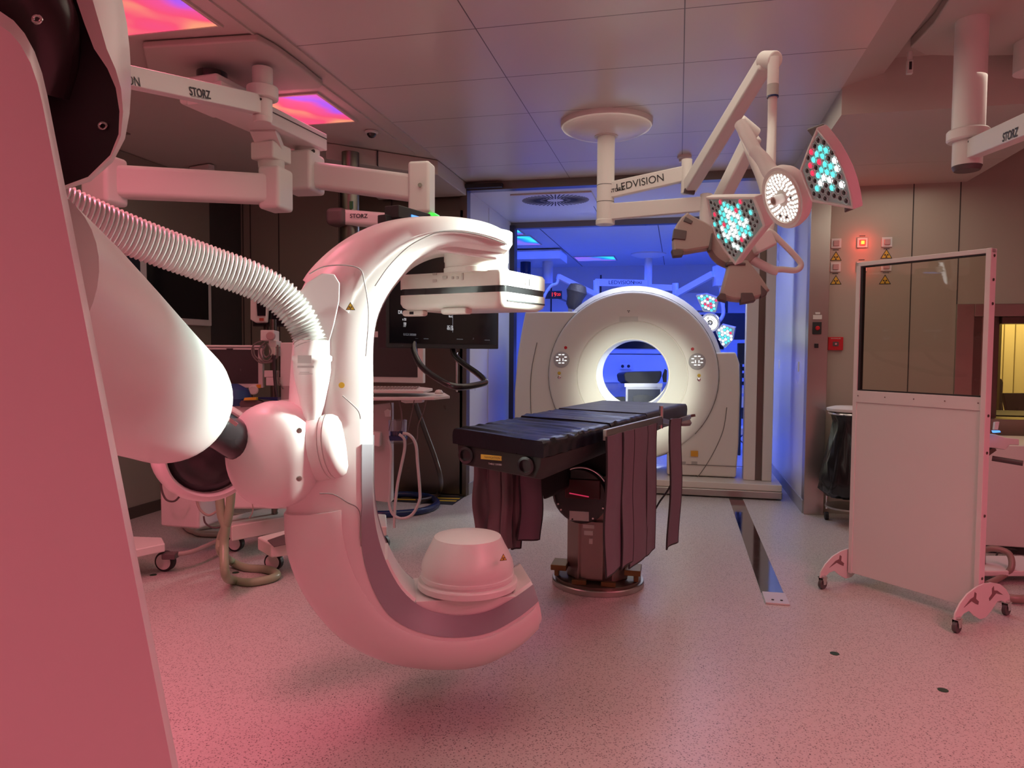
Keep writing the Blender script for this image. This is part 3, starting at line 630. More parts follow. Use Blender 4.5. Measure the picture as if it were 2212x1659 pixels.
for a, b, yb, ph in specs:
    ya = 938-(a-1306)*.26; yb_ = 938-(b-1306)*.26
    pa, pb = rail_z(a, ya)-tx*-.012, rail_z(b, yb_)-tx*-.012; zb = rail_z((a+b)/2, yb).z
    strip('', (pa-Z_*.01, pb-Z_*.01), zb, lead, ph=ph, wave=.005, parent=cu)
fl = MB(); q0 = rail_z(1428, 905)+tx*.05; q1 = rail_z(1448, 902)+tx*.06
strip('', (q0, q1), rail_z(1430, 1180).z, lead, ph=4.4, wave=.012, parent=cu)
cl = thing('lead_curtain', 'satin dark lead curtain hanging beneath the near left end of table', 'curtain', tp(-.8, -.6, .93))
Ln = ta
for a, b, yb, ph, mt_ in ((1022, 1058, 1168, .5, leadsh), (1054, 1086, 1175, 1.9, leadsh), (1084, 1108, 1190, 3.0, leadsh), (1104, 1124, 1190, 4.2, leadsh), (1123, 1170, 1170, 5.2, lead)):
    dd = 3.9 if b < 1120 else 4.2
    pa, pb = PP(a, 985, dd), PP(b, 988, dd+.03); pa.z = pb.z = ZT-.175
    zb = PP((a+b)/2, yb, dd).z; strip('', (pa, pb), zb, mt_, ph=ph, wave=.009, parent=cl, edge=b > 1120)
hc = thing('hand_controller', 'rounded grey hand control box clamped to far right table rail', 'controller', tp(1.25, .93, ZT-.08))
mb = MB(); o = PP(1470, 910, 5.55); mb.lathe([(.03, -.035), (.075, -.03), (.085, -.01), (.07, .02), (.045, .045), (.02, .05)], o, (0, 0, 1), 24); mb.build('grip_body', mat('mauve_grey_plastic', (.22, .15, .16), .4), hc)
MB().cyl(o+Z_*.045, o+Z_*.085, .02, .03, n=14).build('knob', blackm, hc); MB().beam(o+Z_*.02-X_*.05, o+Z_*.05+X_*.11, .02, .02).build('clamp_bar', steel_d, hc)
MB().tube([o-Z_*.03-X_*.03, o-Z_*.12-X_*.02, o-Z_*.2-X_*.05, o-Z_*.45-X_*.05, o-Z_*.62-X_*.14, o-Z_*.70-X_*.22, tp(.6, .3, .80)], .007, n=8).build('coiled_cord', blackm, hc)
# ================================================================== ROBOT C-ARM
E0 = c2w(V((.985, 0, .17))); E0.z = 0; E0.normalize(); NN = E0.cross(Z_)     # in-plane direction and normal
if NN.dot(FW) < 0: NN = -NN
CO = PP(1010, 1262, 3.0)
def cp(px, py, off=0): return onpl(px, py, CO+NN*off, NN)
pairs = [((1098,527),(1092,547)), ((1087,500),(1062,544)), ((1050,481),(1015,537)), ((992,470),(975,533)), ((930,468),(935,541)), ((870,473),(895,562)),
 ((810,488),(862,596)), ((750,518),(836,632)), ((697,560),(817,672)), ((658,608),(807,715)), ((640,665),(803,770)), ((631,740),(803,830)), ((624,830),(803,895)),
 ((620,930),(803,960)), ((618,1040),(803,1030)), ((618,1110),(804,1085)), ((624,1190),(811,1145)), ((650,1265),(832,1215)), ((695,1335),(866,1275)),
 ((760,1395),(910,1313)), ((850,1434),(960,1329)), ((950,1446),(1010,1331)), ((1040,1436),(1060,1320)), ((1115,1398),(1105,1297)), ((1155,1362),(1140,1273)), ((1168,1345),(1152,1264))]
SO = smooth([cp(*a, -.08) for a, b in pairs], 4); SI = smooth([cp(*b, -.155) for a, b in pairs], 4)
SO = [q-NN*((q-CO).dot(NN)) for q in SO]; SI = [q-NN*((q-CO).dot(NN)) for q in SI]
NS = len(SO)
carm = thing('xray_robot', 'large white robotic x-ray machine holding a C-shaped arm, left foreground', 'x-ray machine', V((CO.x, CO.y, 0)))
PR = [(.0, -.150), (.10, -.185), (.16, -.19), (.45, -.19), (.70, -.165), (.90, -.115), (1.0, -.06)]
PR = PR+[(t, -n_) for t, n_ in PR[::-1]]
def tch(i): return .10 if i < 60 else min(.27, .10+.0122*(i-60))
def csec(i, prof=PR, gw=1.0, go=0.0):
    if prof is PR: k = tch(i); prof = [(t if t in (0, .45, .7, .9, 1.0) else (k if t == .10 else k+.04), n_) for t, n_ in PR]
    return [SI[i].lerp(SO[i], t if t < .5 else t+go)+NN*(n_*gw) for t, n_ in prof]
body = MB().loft([csec(i) for i in range(NS)]); body.build('c_body', white, carm, ang=55)
# grey running track on the inner edge
tk = MB(); tw = lambda i: .11 if i < 60 else min(.285, .11+.0125*(i-60))
trk = lambda i, s_=1: [(-.006, -.148*s_), (-.012, -.154*s_), (tw(i), -.1925*s_), (tw(i)+.006, -.184*s_), (.06, -.12*s_)]
i0 = 4*13
tk.loft([csec(i, trk(i)) for i in range(i0, NS)]); tk.loft([csec(i, trk(i, -1)) for i in range(i0, NS)]); tk.build('track', greyband, carm, ang=50)
tk = MB(); tk.loft([csec(i, [(-.03, -.12), (-.03, .12), (.02, .13), (.02, -.13)]) for i in range(i0+16, NS)]); tk.build('inner_face', white, carm)
# covers
PC = [(.33, -.10), (.35, -.198), (.45, -.205), (.72, -.18), (.92, -.125), (1.02, -.065)]; PC = PC+[(t, -n_) for t, n_ in PC[::-1]]
up = MB(); up.loft([csec(i, PC, 1.0, .012) for i in range(2, 4*9+1)]); up.build('upper_cover', white, carm, ang=50)
lo = MB(); lo.loft([csec(i, PC, 1.0, .012) for i in range(4*15, NS-3)]); lo.build('lower_cover', white, carm, ang=50)
fcv = MB(); PF = [(.42, -.10), (.44, -.205), (.55, -.212), (.80, -.205), (.86, -.10)]
wv = MB(); dline = lambda pts, off=-.2, r=.0022: MB().tube([cp(a, b, off) for a, b in pts], r, n=6, res=5)
for pts in (((668, 592), (700, 576), (745, 573), (778, 582), (787, 610), (794, 650), (796, 690), (790, 770)), ((690, 1066), (720, 1068), (750, 1085), (777, 1106), (780, 1180)), ((740, 855), (772, 885), (779, 905)), ((810, 618), (840, 575), (880, 535), (920, 512), (960, 500), (1030, 506), (1096, 528))):
    dline(pts, -.198 if pts[0][1] in (1066, 855) else -.207).build('seam_line', mat('seam_soft', (.25, .23, .22), .6), carm)
# hose port at the back of the column
hp0 = PP(675, 735, 2.68); 
rec = [cp(a, b, -.207) for a, b in ((640, 640), (662, 610), (695, 590), (722, 592), (734, 612), (733, 650), (722, 700), (712, 735), (700, 745), (655, 745), (640, 700))]
MB().prism(rec, NN*.01).build('recess_shade_panel', mat('recess_shade_white', (.60, .56, .55), .4), carm, bevel=.004)  # raised panel, its darker colour paints the shade of a recess
inl = MB(); inl.lathe([(.066, 0), (.066, -.055), (.074, -.06), (.074, -.075), (.069, -.08), (.070, -.11), (.062, -.16), (.045, -.24), (.02, -.33), (.004, -.36)], hp0, (.0, 0, 1), 28); inl.build('hose_inlet', white, carm, ang=60)
lbp = PP(664, 808, 2.60)
# labels on the inlet & column
q = cp(757, 664, -.213); warn_tri('warning_label', q, E0, Z_, .02, carm)
MB().lathe([(.011, 0), (.011, .002)], cp(738, 832, -.213), -NN, 20).build('yellow_dot_label', yellow, carm)
pt = PP(656, 786, 2.56)
for dx, dz, w_, h_ in ((0, .015, .05, .028), (.004, -.012, .06, .008), (.0, -.032, .035, .003), (.004, -.038, .05, .003)):
    MB().box(PP(658, 785, 2.595)+RT*dx+UP*dz, (w_, .001, h_), (RT, FW, UP)).build('type_label', mat('label_pale_grey', (.48, .50, .48), .5), carm)
# x-ray tube head on the lower arm
zt = CO.z
_f = [SI[i] for i in range(4*15, NS) if SI[i].z < zt-.012]
MB().loft([[V((q.x, q.y, q.z-.004))+NN*o_ for q in _f]+[V((_f[-1].x, _f[-1].y, zt-.01))+NN*o_, V((_f[0].x, _f[0].y, zt-.01))+NN*o_] for o_ in (-.147, .147)]).build('tube_base', white, carm, bevel=.004)
capp = [(.222, -.06), (.222, -.03), (.218, -.022), (.203, -.018), (.203, -.008), (.208, -.004), (.208, .012), (.202, .016), (.204, .035), (.206, .05), (.200, .085), (.185, .13), (.168, .17), (.157, .20), (.154, .208), (.152, .212), (.148, .222), (.10, .234), (.05, .24), (.001, .242)]
MB().lathe([(r*.93, (z+.06)*.72) for r, z in capp], (CO.x, CO.y, zt), n=64).build('tube_cap', white, carm, ang=25)
warn_tri('warning_label', PP(1087, 1206, 2.84), (RT*.9+FW*.45).normalized(), (UP*.93+FW*.35).normalized(), .018, carm)
# detector
do = PP(1027, 600, 3.0); do = V((CO.x, CO.y, do.z)) + E0*.02
dth = math.radians(30)
ca, sa = math.cos(dth), math.sin(dth)
da = c2w(V((-math.cos(dth), 0, math.sin(dth)))); da.z = 0; da.normalize(); db = c2w(V((math.sin(dth), 0, math.cos(dth)))); db.z = 0; db.normalize()
DL, DW = .53, .38
dc = PP(1087, 620, 2.84) + da*DL/2 + db*DW/2
zc = dc.z
ztop = PP(1085, 581, 2.84).z; zbot = PP(1085, 664, 2.84).z
def rr(w_, l_, r, z, n=6):
    out = []
    for sx, sy, a0 in ((1, 1, 0), (-1, 1, 90), (-1, -1, 180), (1, -1, 270)):
        for k in range(n+1):
            a = math.radians(a0+90*k/n); out.append(V((dc.x, dc.y, z))+da*(sx*(l_/2-r)+r*math.cos(a))+db*(sy*(w_/2-r)+r*math.sin(a)))
    return out
def dsec(*st): return MB().loft([rr(DW*k, DL*k, .035, z) for k, z in st])
zm0, zm1 = ztop-.062, ztop-.088
dsec((.97, ztop), (1.0, ztop-.012), (1.0, zm0)).build('detector_upper_shell', cream, carm, ang=50)
dsec((.985, zm0), (.985, zm1)).build('black_band', blackg, carm)
dsec((1.0, zm1), (1.0, zm1-.035), (.97, zbot+.012), (.90, zbot)).build('detector_lower_shell', cream, carm, ang=50)
nk = V((dc.x, dc.y, 0))*.35+V((do.x, do.y, 0))*.65
zn = ztop
MB().lathe([(.135, 0), (.135, .02), (.131, .022), (.131, .045), (.134, .05), (.134, .10), (.15, .125), (.15, .17)], (PP(1029, 560, 3.0).x, PP(1029, 560, 3.0).y, zn-.005), n=48).build('detector_neck', cream, carm, ang=40)
nb = MB().loft([[cp(a, b, o_) for a, b in ((1090, 548), (1075, 562), (960, 545), (940, 541), (975, 520), (1060, 520))] for o_ in (-.15, .15)]); nb.build('neck_mount', white, carm, bevel=.02, seg=3)
# buttons on the detector's long face
fd = -db
for (a, b, w_, h_) in ((939, 592, .022, .010), (939, 606, .022, .010), (961, 599, .024, .011), (978, 600, .011, .011), (988, 600, .011, .011), (999, 597, .010, .028)):
    q = onpl(a, b, dc-db*(DW/2+.001), db); MB().box(q, (w_, .004, h_), (da, db, Z_)).build('button', mat('pale_button', (.40, .35, .31), .4), carm, bevel=.0035)
q = dc-da*(DL/2+.001)
for k in range(4): MB().box(V((q.x, q.y, ztop-.035))+db*(-.08+k*.035), (.004, .006, .028), (da, db, Z_)).build('grip_slot', mat('slot_shadow', (.25, .25, .25), .5), carm)
MB().box(V((q.x, q.y, zbot+.03))+db*.0, (.004, .32, .006), (da, db, Z_)).build('cassette_slot', blackm, carm)
MB().box(V((dc.x, dc.y, zbot-.008))-db*.17+da*-.03, (.13, .05, .028), (da, db, Z_)).build('sensor_pod', cream, carm, bevel=.01)
q = V((dc.x, dc.y, zbot-.012))-db*.15+da*.2; MB().box(q, (.11, .045, .026), (da, db, Z_)).build('camera_pod', cream, carm, bevel=.01)
MB().box(q-db*.024, (.02, .004, .012), (da, db, Z_)).build('camera_window', blackg, carm)
# ---- the robot that carries the C-arm
def pp(l, d): return [PP(a, b, d) for a, b in l]
ol = [(-700, 2790), (-400, 1500), (-300, 60), (-200, -30), (-100, -12), (-40, 5), (0, 25), (28, 44), (52, 72), (74, 112), (90, 158), (101, 205), (110, 250), (250, 970), (385, 1659), (605, 2775)]
front = pp(ol, 1.15); back = pp([(a-60 if b < 2700 else a-60, b+(45 if b < 300 else 0)) for a, b in ol], 1.55)
cb = MB(); cb.loft([back, pp([(a-8, b+5) for a, b in ol], 1.24), pp([(a+1, b) for a, b in ol], 1.18), [q+(PP(-200, 900, 1.15)-q)*.03 for q in pp(ol, 1.15)]]); cb.build('near_arm_shell', white, carm, ang=30)
inn = [(150, -60), (165, 0), (182, 50), (203, 105), (232, 148), (250, 190), (258, 240), (256, 290), (238, 335), (190, 382), (133, 403), (60, 380), (0, 300), (-60, 100), (-60, -60)]
out = [(255, -60), (264, 0), (274, 50), (280, 105), (283, 155), (283, 195), (280, 245), (270, 300), (244, 350), (196, 392), (133, 412), (55, 390), (-5, 305), (-70, 100), (-70, -70)]
rm = MB(); rm.loft([pp(inn, 1.43), pp(inn, 1.38), [a.lerp(b, .35) for a, b in zip(pp(inn, 1.375), pp(out, 1.40))], pp(out, 1.50), pp([(a-40, b-12) for a, b in out], 1.85)]); rm.build('shoulder_housing', white, carm, ang=50)
MB().loft([pp(inn, 1.42), pp(inn, 1.45)]).build('dark_cover_plate', mat('charcoal_satin', (.045, .038, .045), .42), carm)
el = MB(); el.tube([PP(-60, -120, 1.30), PP(20, -40, 1.33), PP(70, 30, 1.36), PP(82, 100, 1.38), PP(70, 190, 1.40)], lambda t: .085-.02*t, n=24, res=8); el.build('black_elbow', mat('black_gloss_red_room', (.03, .02, .024), .25), carm)
for a, b, d_ in ((80, 42, 1.27), (222, 272, 1.415)):
    q = PP(a, b, d_); MB().tube([q+RT*(.0075*math.cos(t*PI/6))+UP*(.0065*math.sin(t*PI/6)) for t in range(12)], .0028, n=8, res=1, closed=True).build('screw_ring', chrome, carm)
# forearm: tapering rounded housing
fa0, fa1 = PP(60, 690, 1.70), PP(372, 872, 2.42); ax_ = (fa1-fa0).normalized(); L_ = (fa1-fa0).length
bx_, by_, _ = basis(ax_)
rings = []
for t, r in [(-.25, .268), (0, .262), (.3, .246), (.6, .228), (.85, .214), (.96, .209), (1.01, .200), (1.035, .185), (1.05, .168), (1.045, .150)]:
    rings.append([fa0+ax_*(L_*t)+bx_*(r*math.cos(a)*(1+.0*math.cos(4*a)))+by_*(r*math.sin(a)) for a in [2*PI*i/48 for i in range(48)]])
MB().loft(rings).build('forearm_housing', white, carm, ang=60)
MB().cyl(fa1+ax_*-.05, fa1+ax_*.10, .145, .12, 32).build('forearm_joint', blackg, carm)
# wrist drum with dark opening
wa = c2w(V((.62, .0, -.78))).normalized(); w0 = PP(432, 970, 3.0)
MB().lathe([(.10, -.03), (.17, -.015), (.20, .03), (.205, .09), (.20, .14), (.188, .17), (.176, .175), (.168, .165), (.165, .13)], w0, wa, 48).build('wrist_drum', white, carm, ang=50)
MB().lathe([(.167, .125), (.14, .16), (.08, .175), (.001, .178)], w0, wa, 40).build('wrist_black_face', blackg, carm, ang=60)
MB().tube([PP(415, 893, 2.50), PP(450, 915, 2.55), PP(485, 935, 2.62), PP(540, 970, 2.72)], .072, n=24, res=6).build('black_link', blackg, carm)
MB().beam(PP(472, 888, 2.45), PP(512, 918, 2.47), .03, .012, up=UP).build('link_trim', chrome, carm)
# front drum
da2 = c2w(V((-.20, .05, -.97))).normalized(); h0 = PP(630, 978, 2.84)
rings = []
for r, z in ((.06, -.04), (.15, -.02), (.178, .03), (.186, .09), (.184, .14), (.176, .18), (.160, .205), (.13, .222), (.09, .233), (.045, .238), (.004, .239)):
    x2, y2, z2 = basis(da2); rings.append([h0+z2*z+x2*(r*1.09*math.cos(a))+y2*(r*.98*math.sin(a)) for a in [2*PI*i/56 for i in range(56)]])
MB().loft(rings).build('drive_housing', white, carm, ang=60)
for a, b in ((646, 930), (646, 1034)):
    q = PP(a, b, 2.575); MB().lathe([(.010, -.004), (.010, .002), (.007, .003), (.005, -.001)], q, -FW, 16).build('screw_cap', steel, carm)
nk0, nk1 = PP(640, 970, 2.765), PP(745, 957, 2.74); na = (nk1-nk0).normalized(); nl = (nk1-nk0).length
MB().lathe([(.09, .0), (.128, nl*.25), (.136, nl*.55), (.131, nl*.70), (.127, nl*.705), (.127, nl*.72), (.132, nl*.725), (.132, nl*.79), (.128, nl*.795), (.128, nl*.81), (.132, nl*.815), (.128, nl*.93), (.115, nl*1.02), (.09, nl*1.07), (.02, nl*1.09)], nk0, na, 48).build('neck_cylinder', white, carm, ang=40)
# corrugated hose
hpth = smooth([PP(60, 405, 2.12), PP(150, 452, 2.2), PP(250, 496, 2.3), PP(350, 535, 2.4), PP(450, 571, 2.5), PP(540, 603, 2.58), PP(600, 636, 2.63), PP(643, 678, 2.66), PP(665, 712, 2.68), PP(675, 742, 2.68)], 60)
ln = [0]
for a, b in zip(hpth, hpth[1:]): ln.append(ln[-1]+(b-a).length)
NR, SUB = 70, 6; uni = []; j = 0
for k in range(NR*SUB+1):
    s = ln[-1]*k/(NR*SUB)
    while j < len(ln)-2 and ln[j+1] < s: j += 1
    uni.append(hpth[j].lerp(hpth[j+1], (s-ln[j])/max(1e-9, ln[j+1]-ln[j])))
MB().tube(uni, lambda t: (.0630+.0048*math.cos(t*NR*2*PI)), n=28, res=1).build('corrugated_hose', mat('hose_grey_white', (.50, .49, .47), .22), carm, ang=80)
# ================================================================== CEILING PENDANTS, left
def rbox(name, c, sz, mt_, parent, ax=None, bevel=.015): return MB().box(c, sz, ax).build(name, mt_, parent, bevel=bevel, seg=3)
def vcyl(mb, px, y0, y1, d, r0, r1=None, n=28):
    a = PP(px, y0, d); b = PP(px, y1, d); b = V((a.x, a.y, b.z)); return mb.cyl(a, b, r0, r1, n)
# lamp boom
lb1 = thing('lamp_boom', 'white ceiling boom with lettered arm running left from its short column', 'ceiling arm', atz(567, 150, CH))
pts = [atz(a, b, 3.13) for a, b in ((308, 104), (556, 88), (600, 112), (655, 152), (697, 186), (690, 192), (600, 198), (330, 205))]
MB().prism(pts, (0, 0, CH-3.13)).build('ceiling_plate', m_paint, lb1, bevel=.012)
c0 = atz(567, 150, 3.10); dcol = (c0-EYE).dot(FW)
m1 = MB(); vcyl(m1, 567, 148, 190, dcol, .057); m1.build('column', white_m, lb1)
m1 = MB(); vcyl(m1, 567, 188, 215, dcol, .088); m1.build('collar', white_m, lb1, bevel=.008)
m1 = MB(); vcyl(m1, 567, 212, 254, dcol, .055); m1.build('pivot', white_m, lb1)
m1 = MB(); vcyl(m1, 567, 252, 266, dcol, .057, .05); m1.build('end_cap', white_m, lb1, bevel=.006)
MB().cyl(PP(563, 214, dcol-.052), PP(563, 214, dcol-.062), .007, n=12).build('screw', blackm, lb1)
A0, A1 = PP(560, 226, dcol), PP(120, 133, 2.75)
MB().beam(A0, A1, .075, .105, w1=.08, h1=.078).build('arm', white_m, lb1, bevel=.006)
ad_ = (A0-A1).normalized(); an = ad_.cross(Z_).normalized(); an = -an if an.dot(FW) > 0 else an; au = (-ad_).cross(an); au = au if au.z > 0 else -au
def onarm(px, py, off=.041): return onpl(px, py, A0+an*off, an)
text('STORZ', onarm(432, 202, .0395), ad_, au, .055, ink, lb1, lift=0.002, bold=.02)
text('KARL STORZ - ENDOSKOPE', onarm(432, 211, .0395), ad_, au, .011, ink, lb1, lift=0.002)
text('LEDVISION', onarm(303, 179, .0405), ad_, au, .055, ink, lb1, align='RIGHT', lift=0.002)
# monitor pendant
mp = thing('monitor_pendant', 'ceiling pendant with wide beam and two sprung arms, left of the scanner', 'ceiling arm', atz(458, 160, CH))
q = atz(458, 158, 3.09); MB().cyl(q, q-Z_*.06, .085, n=28).build('swivel_ring', blackg, mp)
zb_ = 2.93
b0, b1 = atz(440, 200, zb_), atz(664, 306, zb_); bd = (b1-b0).normalized(); bsx = bd.cross(Z_)
rbox('hub_box', V((q.x, q.y, 2.965))+bd*.02, (.27, .28, .15), white_m, mp, (bsx, bd, Z_), .02)
MB().beam(b0, b1+bd*.06, .24, .115).build('wide_beam', white_m, mp, bevel=.008)
MB().beam(b0+bsx*.1215+Z_*.02, b1+bd*.05+bsx*.1215+Z_*.02, .004, .006).build('beam_groove', seam_m, mp)
MB().cyl(b1-Z_*.055, b1-Z_*.13, .085, .08, 28).build('joint', white_m, mp); dj = (b1-EYE).dot(FW)
MB().cyl(b1-Z_*.085+bsx*.07-bd*.045, b1-Z_*.085+bsx*.085-bd*.055, .012, n=12).build('screw_cap', blackm, mp)
e1 = PP(911, 408, 4.85); s1 = PP(655, 375, dj)
sd = (e1-s1); sd.z = 0; sd.normalize(); sn = sd.cross(Z_)
rbox('arm_block', V((s1.x, s1.y, s1.z)), (.22, .24, .27), white_m, mp, (sd, sn, Z_), .025)
MB().beam(s1+Z_*-.01+sd*.05, e1+Z_*.0-sd*.03, .12, .175).build('spring_arm', white_m, mp, bevel=.03, seg=3)
rbox('arm_head', e1, (.15, .15, .34), white_m, mp, (sd, sn, Z_), .022)
MB().cyl(e1-Z_*.16, e1-Z_*.36, .062, n=28).build('drop_tube', white_m, mp)
MB().cyl(e1-sn*.0-FW*.09, e1-FW*.098, .014, n=14).build('key_lock', steel_d, mp)
MB().box(e1-Z_*.172+RT*.08, (.05, .10, .006)).build('status_light', g_green, mp)
# second head with arm to the left
k0 = PP(586, 332, 4.7)
rbox('side_block', k0, (.17, .20, .11), white_m, mp, (bsx, bd, Z_), .012)
MB().beam(k0+Z_*.03, b0.lerp(b1, .52)-Z_*.05, .16, .05).build('side_bracket', white_m, mp)
MB().cyl(k0-Z_*.05, k0-Z_*.10, .085, .08, 26).build('joint', white_m, mp)
k1 = PP(596, 410, 4.65); k2 = PP(226, 392, 4.2)
rbox('arm_block', k1, (.15, .19, .27), white_m, mp, None, .025)
MB().beam(k1-Z_*.0, k2, .13, .185).build('spring_arm', white_m, mp, bevel=.03, seg=3)
rbox('arm_head', k2, (.18, .18, .28), white_m, mp, None, .025)
MB().cyl(k2-Z_*.13, k2-Z_*.3, .06, n=24).build('drop_tube', white_m, mp)
# big display
mo = thing('hanging_display', 'large black wall-size display hanging behind the C-arm with two black handles', 'monitor', PP(960, 600, 4.5))
dl0, dl1 = PP(834, 752, 3.97), PP(1077, 752, 5.05); dl1.z = dl0.z; dw = (dl1-dl0).normalized(); dn = dw.cross(Z_); dn = -dn if dn.dot(FW) > 0 else dn
dl0 = onpl(834, 752, dl1, dn); dl0.z = dl1.z
wid = (dl1-dl0).length; hgt = .73; mid = (dl0+dl1)/2+Z_*hgt/2
MB().box(mid-dn*.03, (wid, .06, hgt), (dw, dn, Z_)).build('housing', blackm, mo, bevel=.006)
sc = MB().box(mid+dn*.001, (wid-.06, .004, hgt-.06), (dw, dn, Z_)).build('screen', screen, mo)
def onm(px, py): return onpl(px, py, mid+dn*.004, dn)
for body, px, py, sz, mm in (('DR Study Care', 880, 676, .028, wtxt), ('x 50', 873, 690, .02, wtxt), ('100', 874, 699, .018, wtxt), ('/17', 874, 704, .018, wtxt), ('98.4%', 973, 684, .018, wtxt), ('SIC 170', 972, 706, .02, wtxt), ('WH 230', 972, 711, .02, wtxt), ('0.15.21.5002000', 885, 723, .018, gtxt),
   ('- - - -', 900, 731, .012, gtxt), ('=======', 920, 732, .012, gtxt), ('=========', 993, 733, .014, gtxt), ('.:::', 1022, 731, .018, gtxt), ('==========', 1052, 735, .012, gtxt), ('.....', 869, 745, .012, gtxt)):
    text(body, onm(px, py), dw, Z_, sz, mm, mo, 'screen_text')
MB().beam(onm(978, 672), onm(978, 718), .002, .002, up=dw).build('screen_line', gtxt, mo)
MB().box(mid+Z_*(hgt/2+.02)-dw*.42, (.3, .10, .07), (dw, dn, Z_)).build('top_unit', blackm, mo, bevel=.006)
q = onm(870, 473); MB().box(mid+Z_*(hgt/2+.012)-dw*.38+dn*.055, (.16, .006, .012), (dw, dn, Z_)).build('blue_light_bar', g_blue, mo)
hn = MB(); hn.tube([PP(893, 740, 4.2), PP(896, 765, 4.16), PP(912, 793, 4.08), PP(945, 818, 3.97), PP(978, 834, 3.88), PP(1010, 835, 3.95), PP(1044, 828, 4.1), PP(1047, 822, 4.15), PP(1030, 806, 4.3), PP(1000, 785, 4.5), PP(982, 768, 4.6), PP(977, 745, 4.65)], .018, n=12, res=6)
hn.build('handle', blackg, mo)
e2 = mid+Z_*(hgt/2); MB().beam(e2-dn*.04, e1-Z_*.365, .06, .06).build('hanger', white_m, mo)
# camera boom behind
vb = thing('equipment_boom', 'grey horizontal boom with dark rounded end cap behind the C-arm', 'ceiling arm', PP(757, 440, 5.9))
p0, p1 = PP(735, 469, 5.8), PP(940, 486, 5.7)
MB().beam(p0, p1, .12, .12).build('boom_tube', white_m, vb, bevel=.035, seg=3)
rbox('end_cap', PP(731, 470, 5.79), (.16, .16, .14), darkpl, vb, None, .04)
m1 = MB(); vcyl(m1, 757, 330, 456, 5.85, .07); m1.build('upper_post', steel_d, vb); m1 = MB(); vcyl(m1, 757, 488, 640, 5.85, .075); m1.build('lower_post', steel_d, vb)
MB().box(PP(759, 443, 5.76), (.03, .01, .06)).build('green_tag', mat('green_tag', (.01, .12, .03), .5), vb)
text('STORZ', PP(775, 467, 5.71), RT, UP, .045, ink, vb, bold=.02)
bc = tag(MB().lathe([(.04, -.08), (.05, -.07), (.05, .06), (.035, .08)], V((-2.46, 6.965, 2.66)), n=20).cyl((-2.46, 6.965, 2.66), (-2.46, 7.02, 2.66), .02, n=10).build('beacon', mat('amber_beacon', (.6, .22, .02), .3)), 'orange beacon lamp on wall beside the pendant head', 'beacon')
# ================================================================== SURGICAL LAMPS
def inside(p, poly):
    c = False; n = len(poly)
    for i in range(n):
        a, b = poly[i], poly[i-1]
        if (a[1] > p[1]) != (b[1] > p[1]) and p[0] < (b[0]-a[0])*(p[1]-a[1])/(b[1]-a[1])+a[0]: c = not c
    return c
def hexcells(mb, O, x, y, n, poly, pitch, colf, shrink=.86):
    cx = sum(p[0] for p in poly)/len(poly); cy = sum(p[1] for p in poly)/len(poly)
    pl = [(cx+(a-cx)*shrink, cy+(b-cy)*shrink) for a, b in poly]; R_ = max(math.hypot(a-cx, b-cy) for a, b in poly)
    k = int(R_/pitch)+2
    for i in range(-k, k+1):
        for j in range(-k, k+1):
            px, py = cx+(i+.5*(j & 1))*pitch, cy+j*pitch*.866
            if not inside((px, py), pl): continue
            t = math.hypot(px-cx, py-cy)/R_; mi = colf(t, px-cx, py-cy); c = O+x*px+y*py
            hx = lambda r, h: [c+x*(r*math.cos(a*PI/3+PI/6))+y*(r*math.sin(a*PI/3+PI/6))+n*h for a in range(6)]
            mb.loft([hx(pitch*.46, .0), hx(pitch*.46, .005), hx(pitch*.39, .005), hx(pitch*.34, .0015)], False, mi=0)
            rr_ = pitch*(.45 if mi > 1 else .30); ring = [[c+x*(r*math.cos(a*PI/5))+y*(r*math.sin(a*PI/5))+n*h for a in range(10)] for r, h in ((rr_, .001), (rr_*.8, .005), (rr_*.3, .0075))]
            mb.loft(ring, True, mi=mi)
LEDM = [mat('lens_frame_teal_lit', (.62, .80, .80), .25, 0), blackg, g_white, g_cyan, g_red]  # frame colour carries the teal light of neighbouring lit cells
def rcol(t, dx, dy):
    r = random.random()
    if t < .28: return 2 if r < .60 else 3
    if t < .52: return 2 if r < .20 else 3 if r < .42 else 4 if r < .58 else 1
    return 1 if r < .90 else (4 if r < .97 else 3)
def rall(t, dx, dy):
    r = random.random(); return 2 if r < .55 else 3 if r < .8 else 4
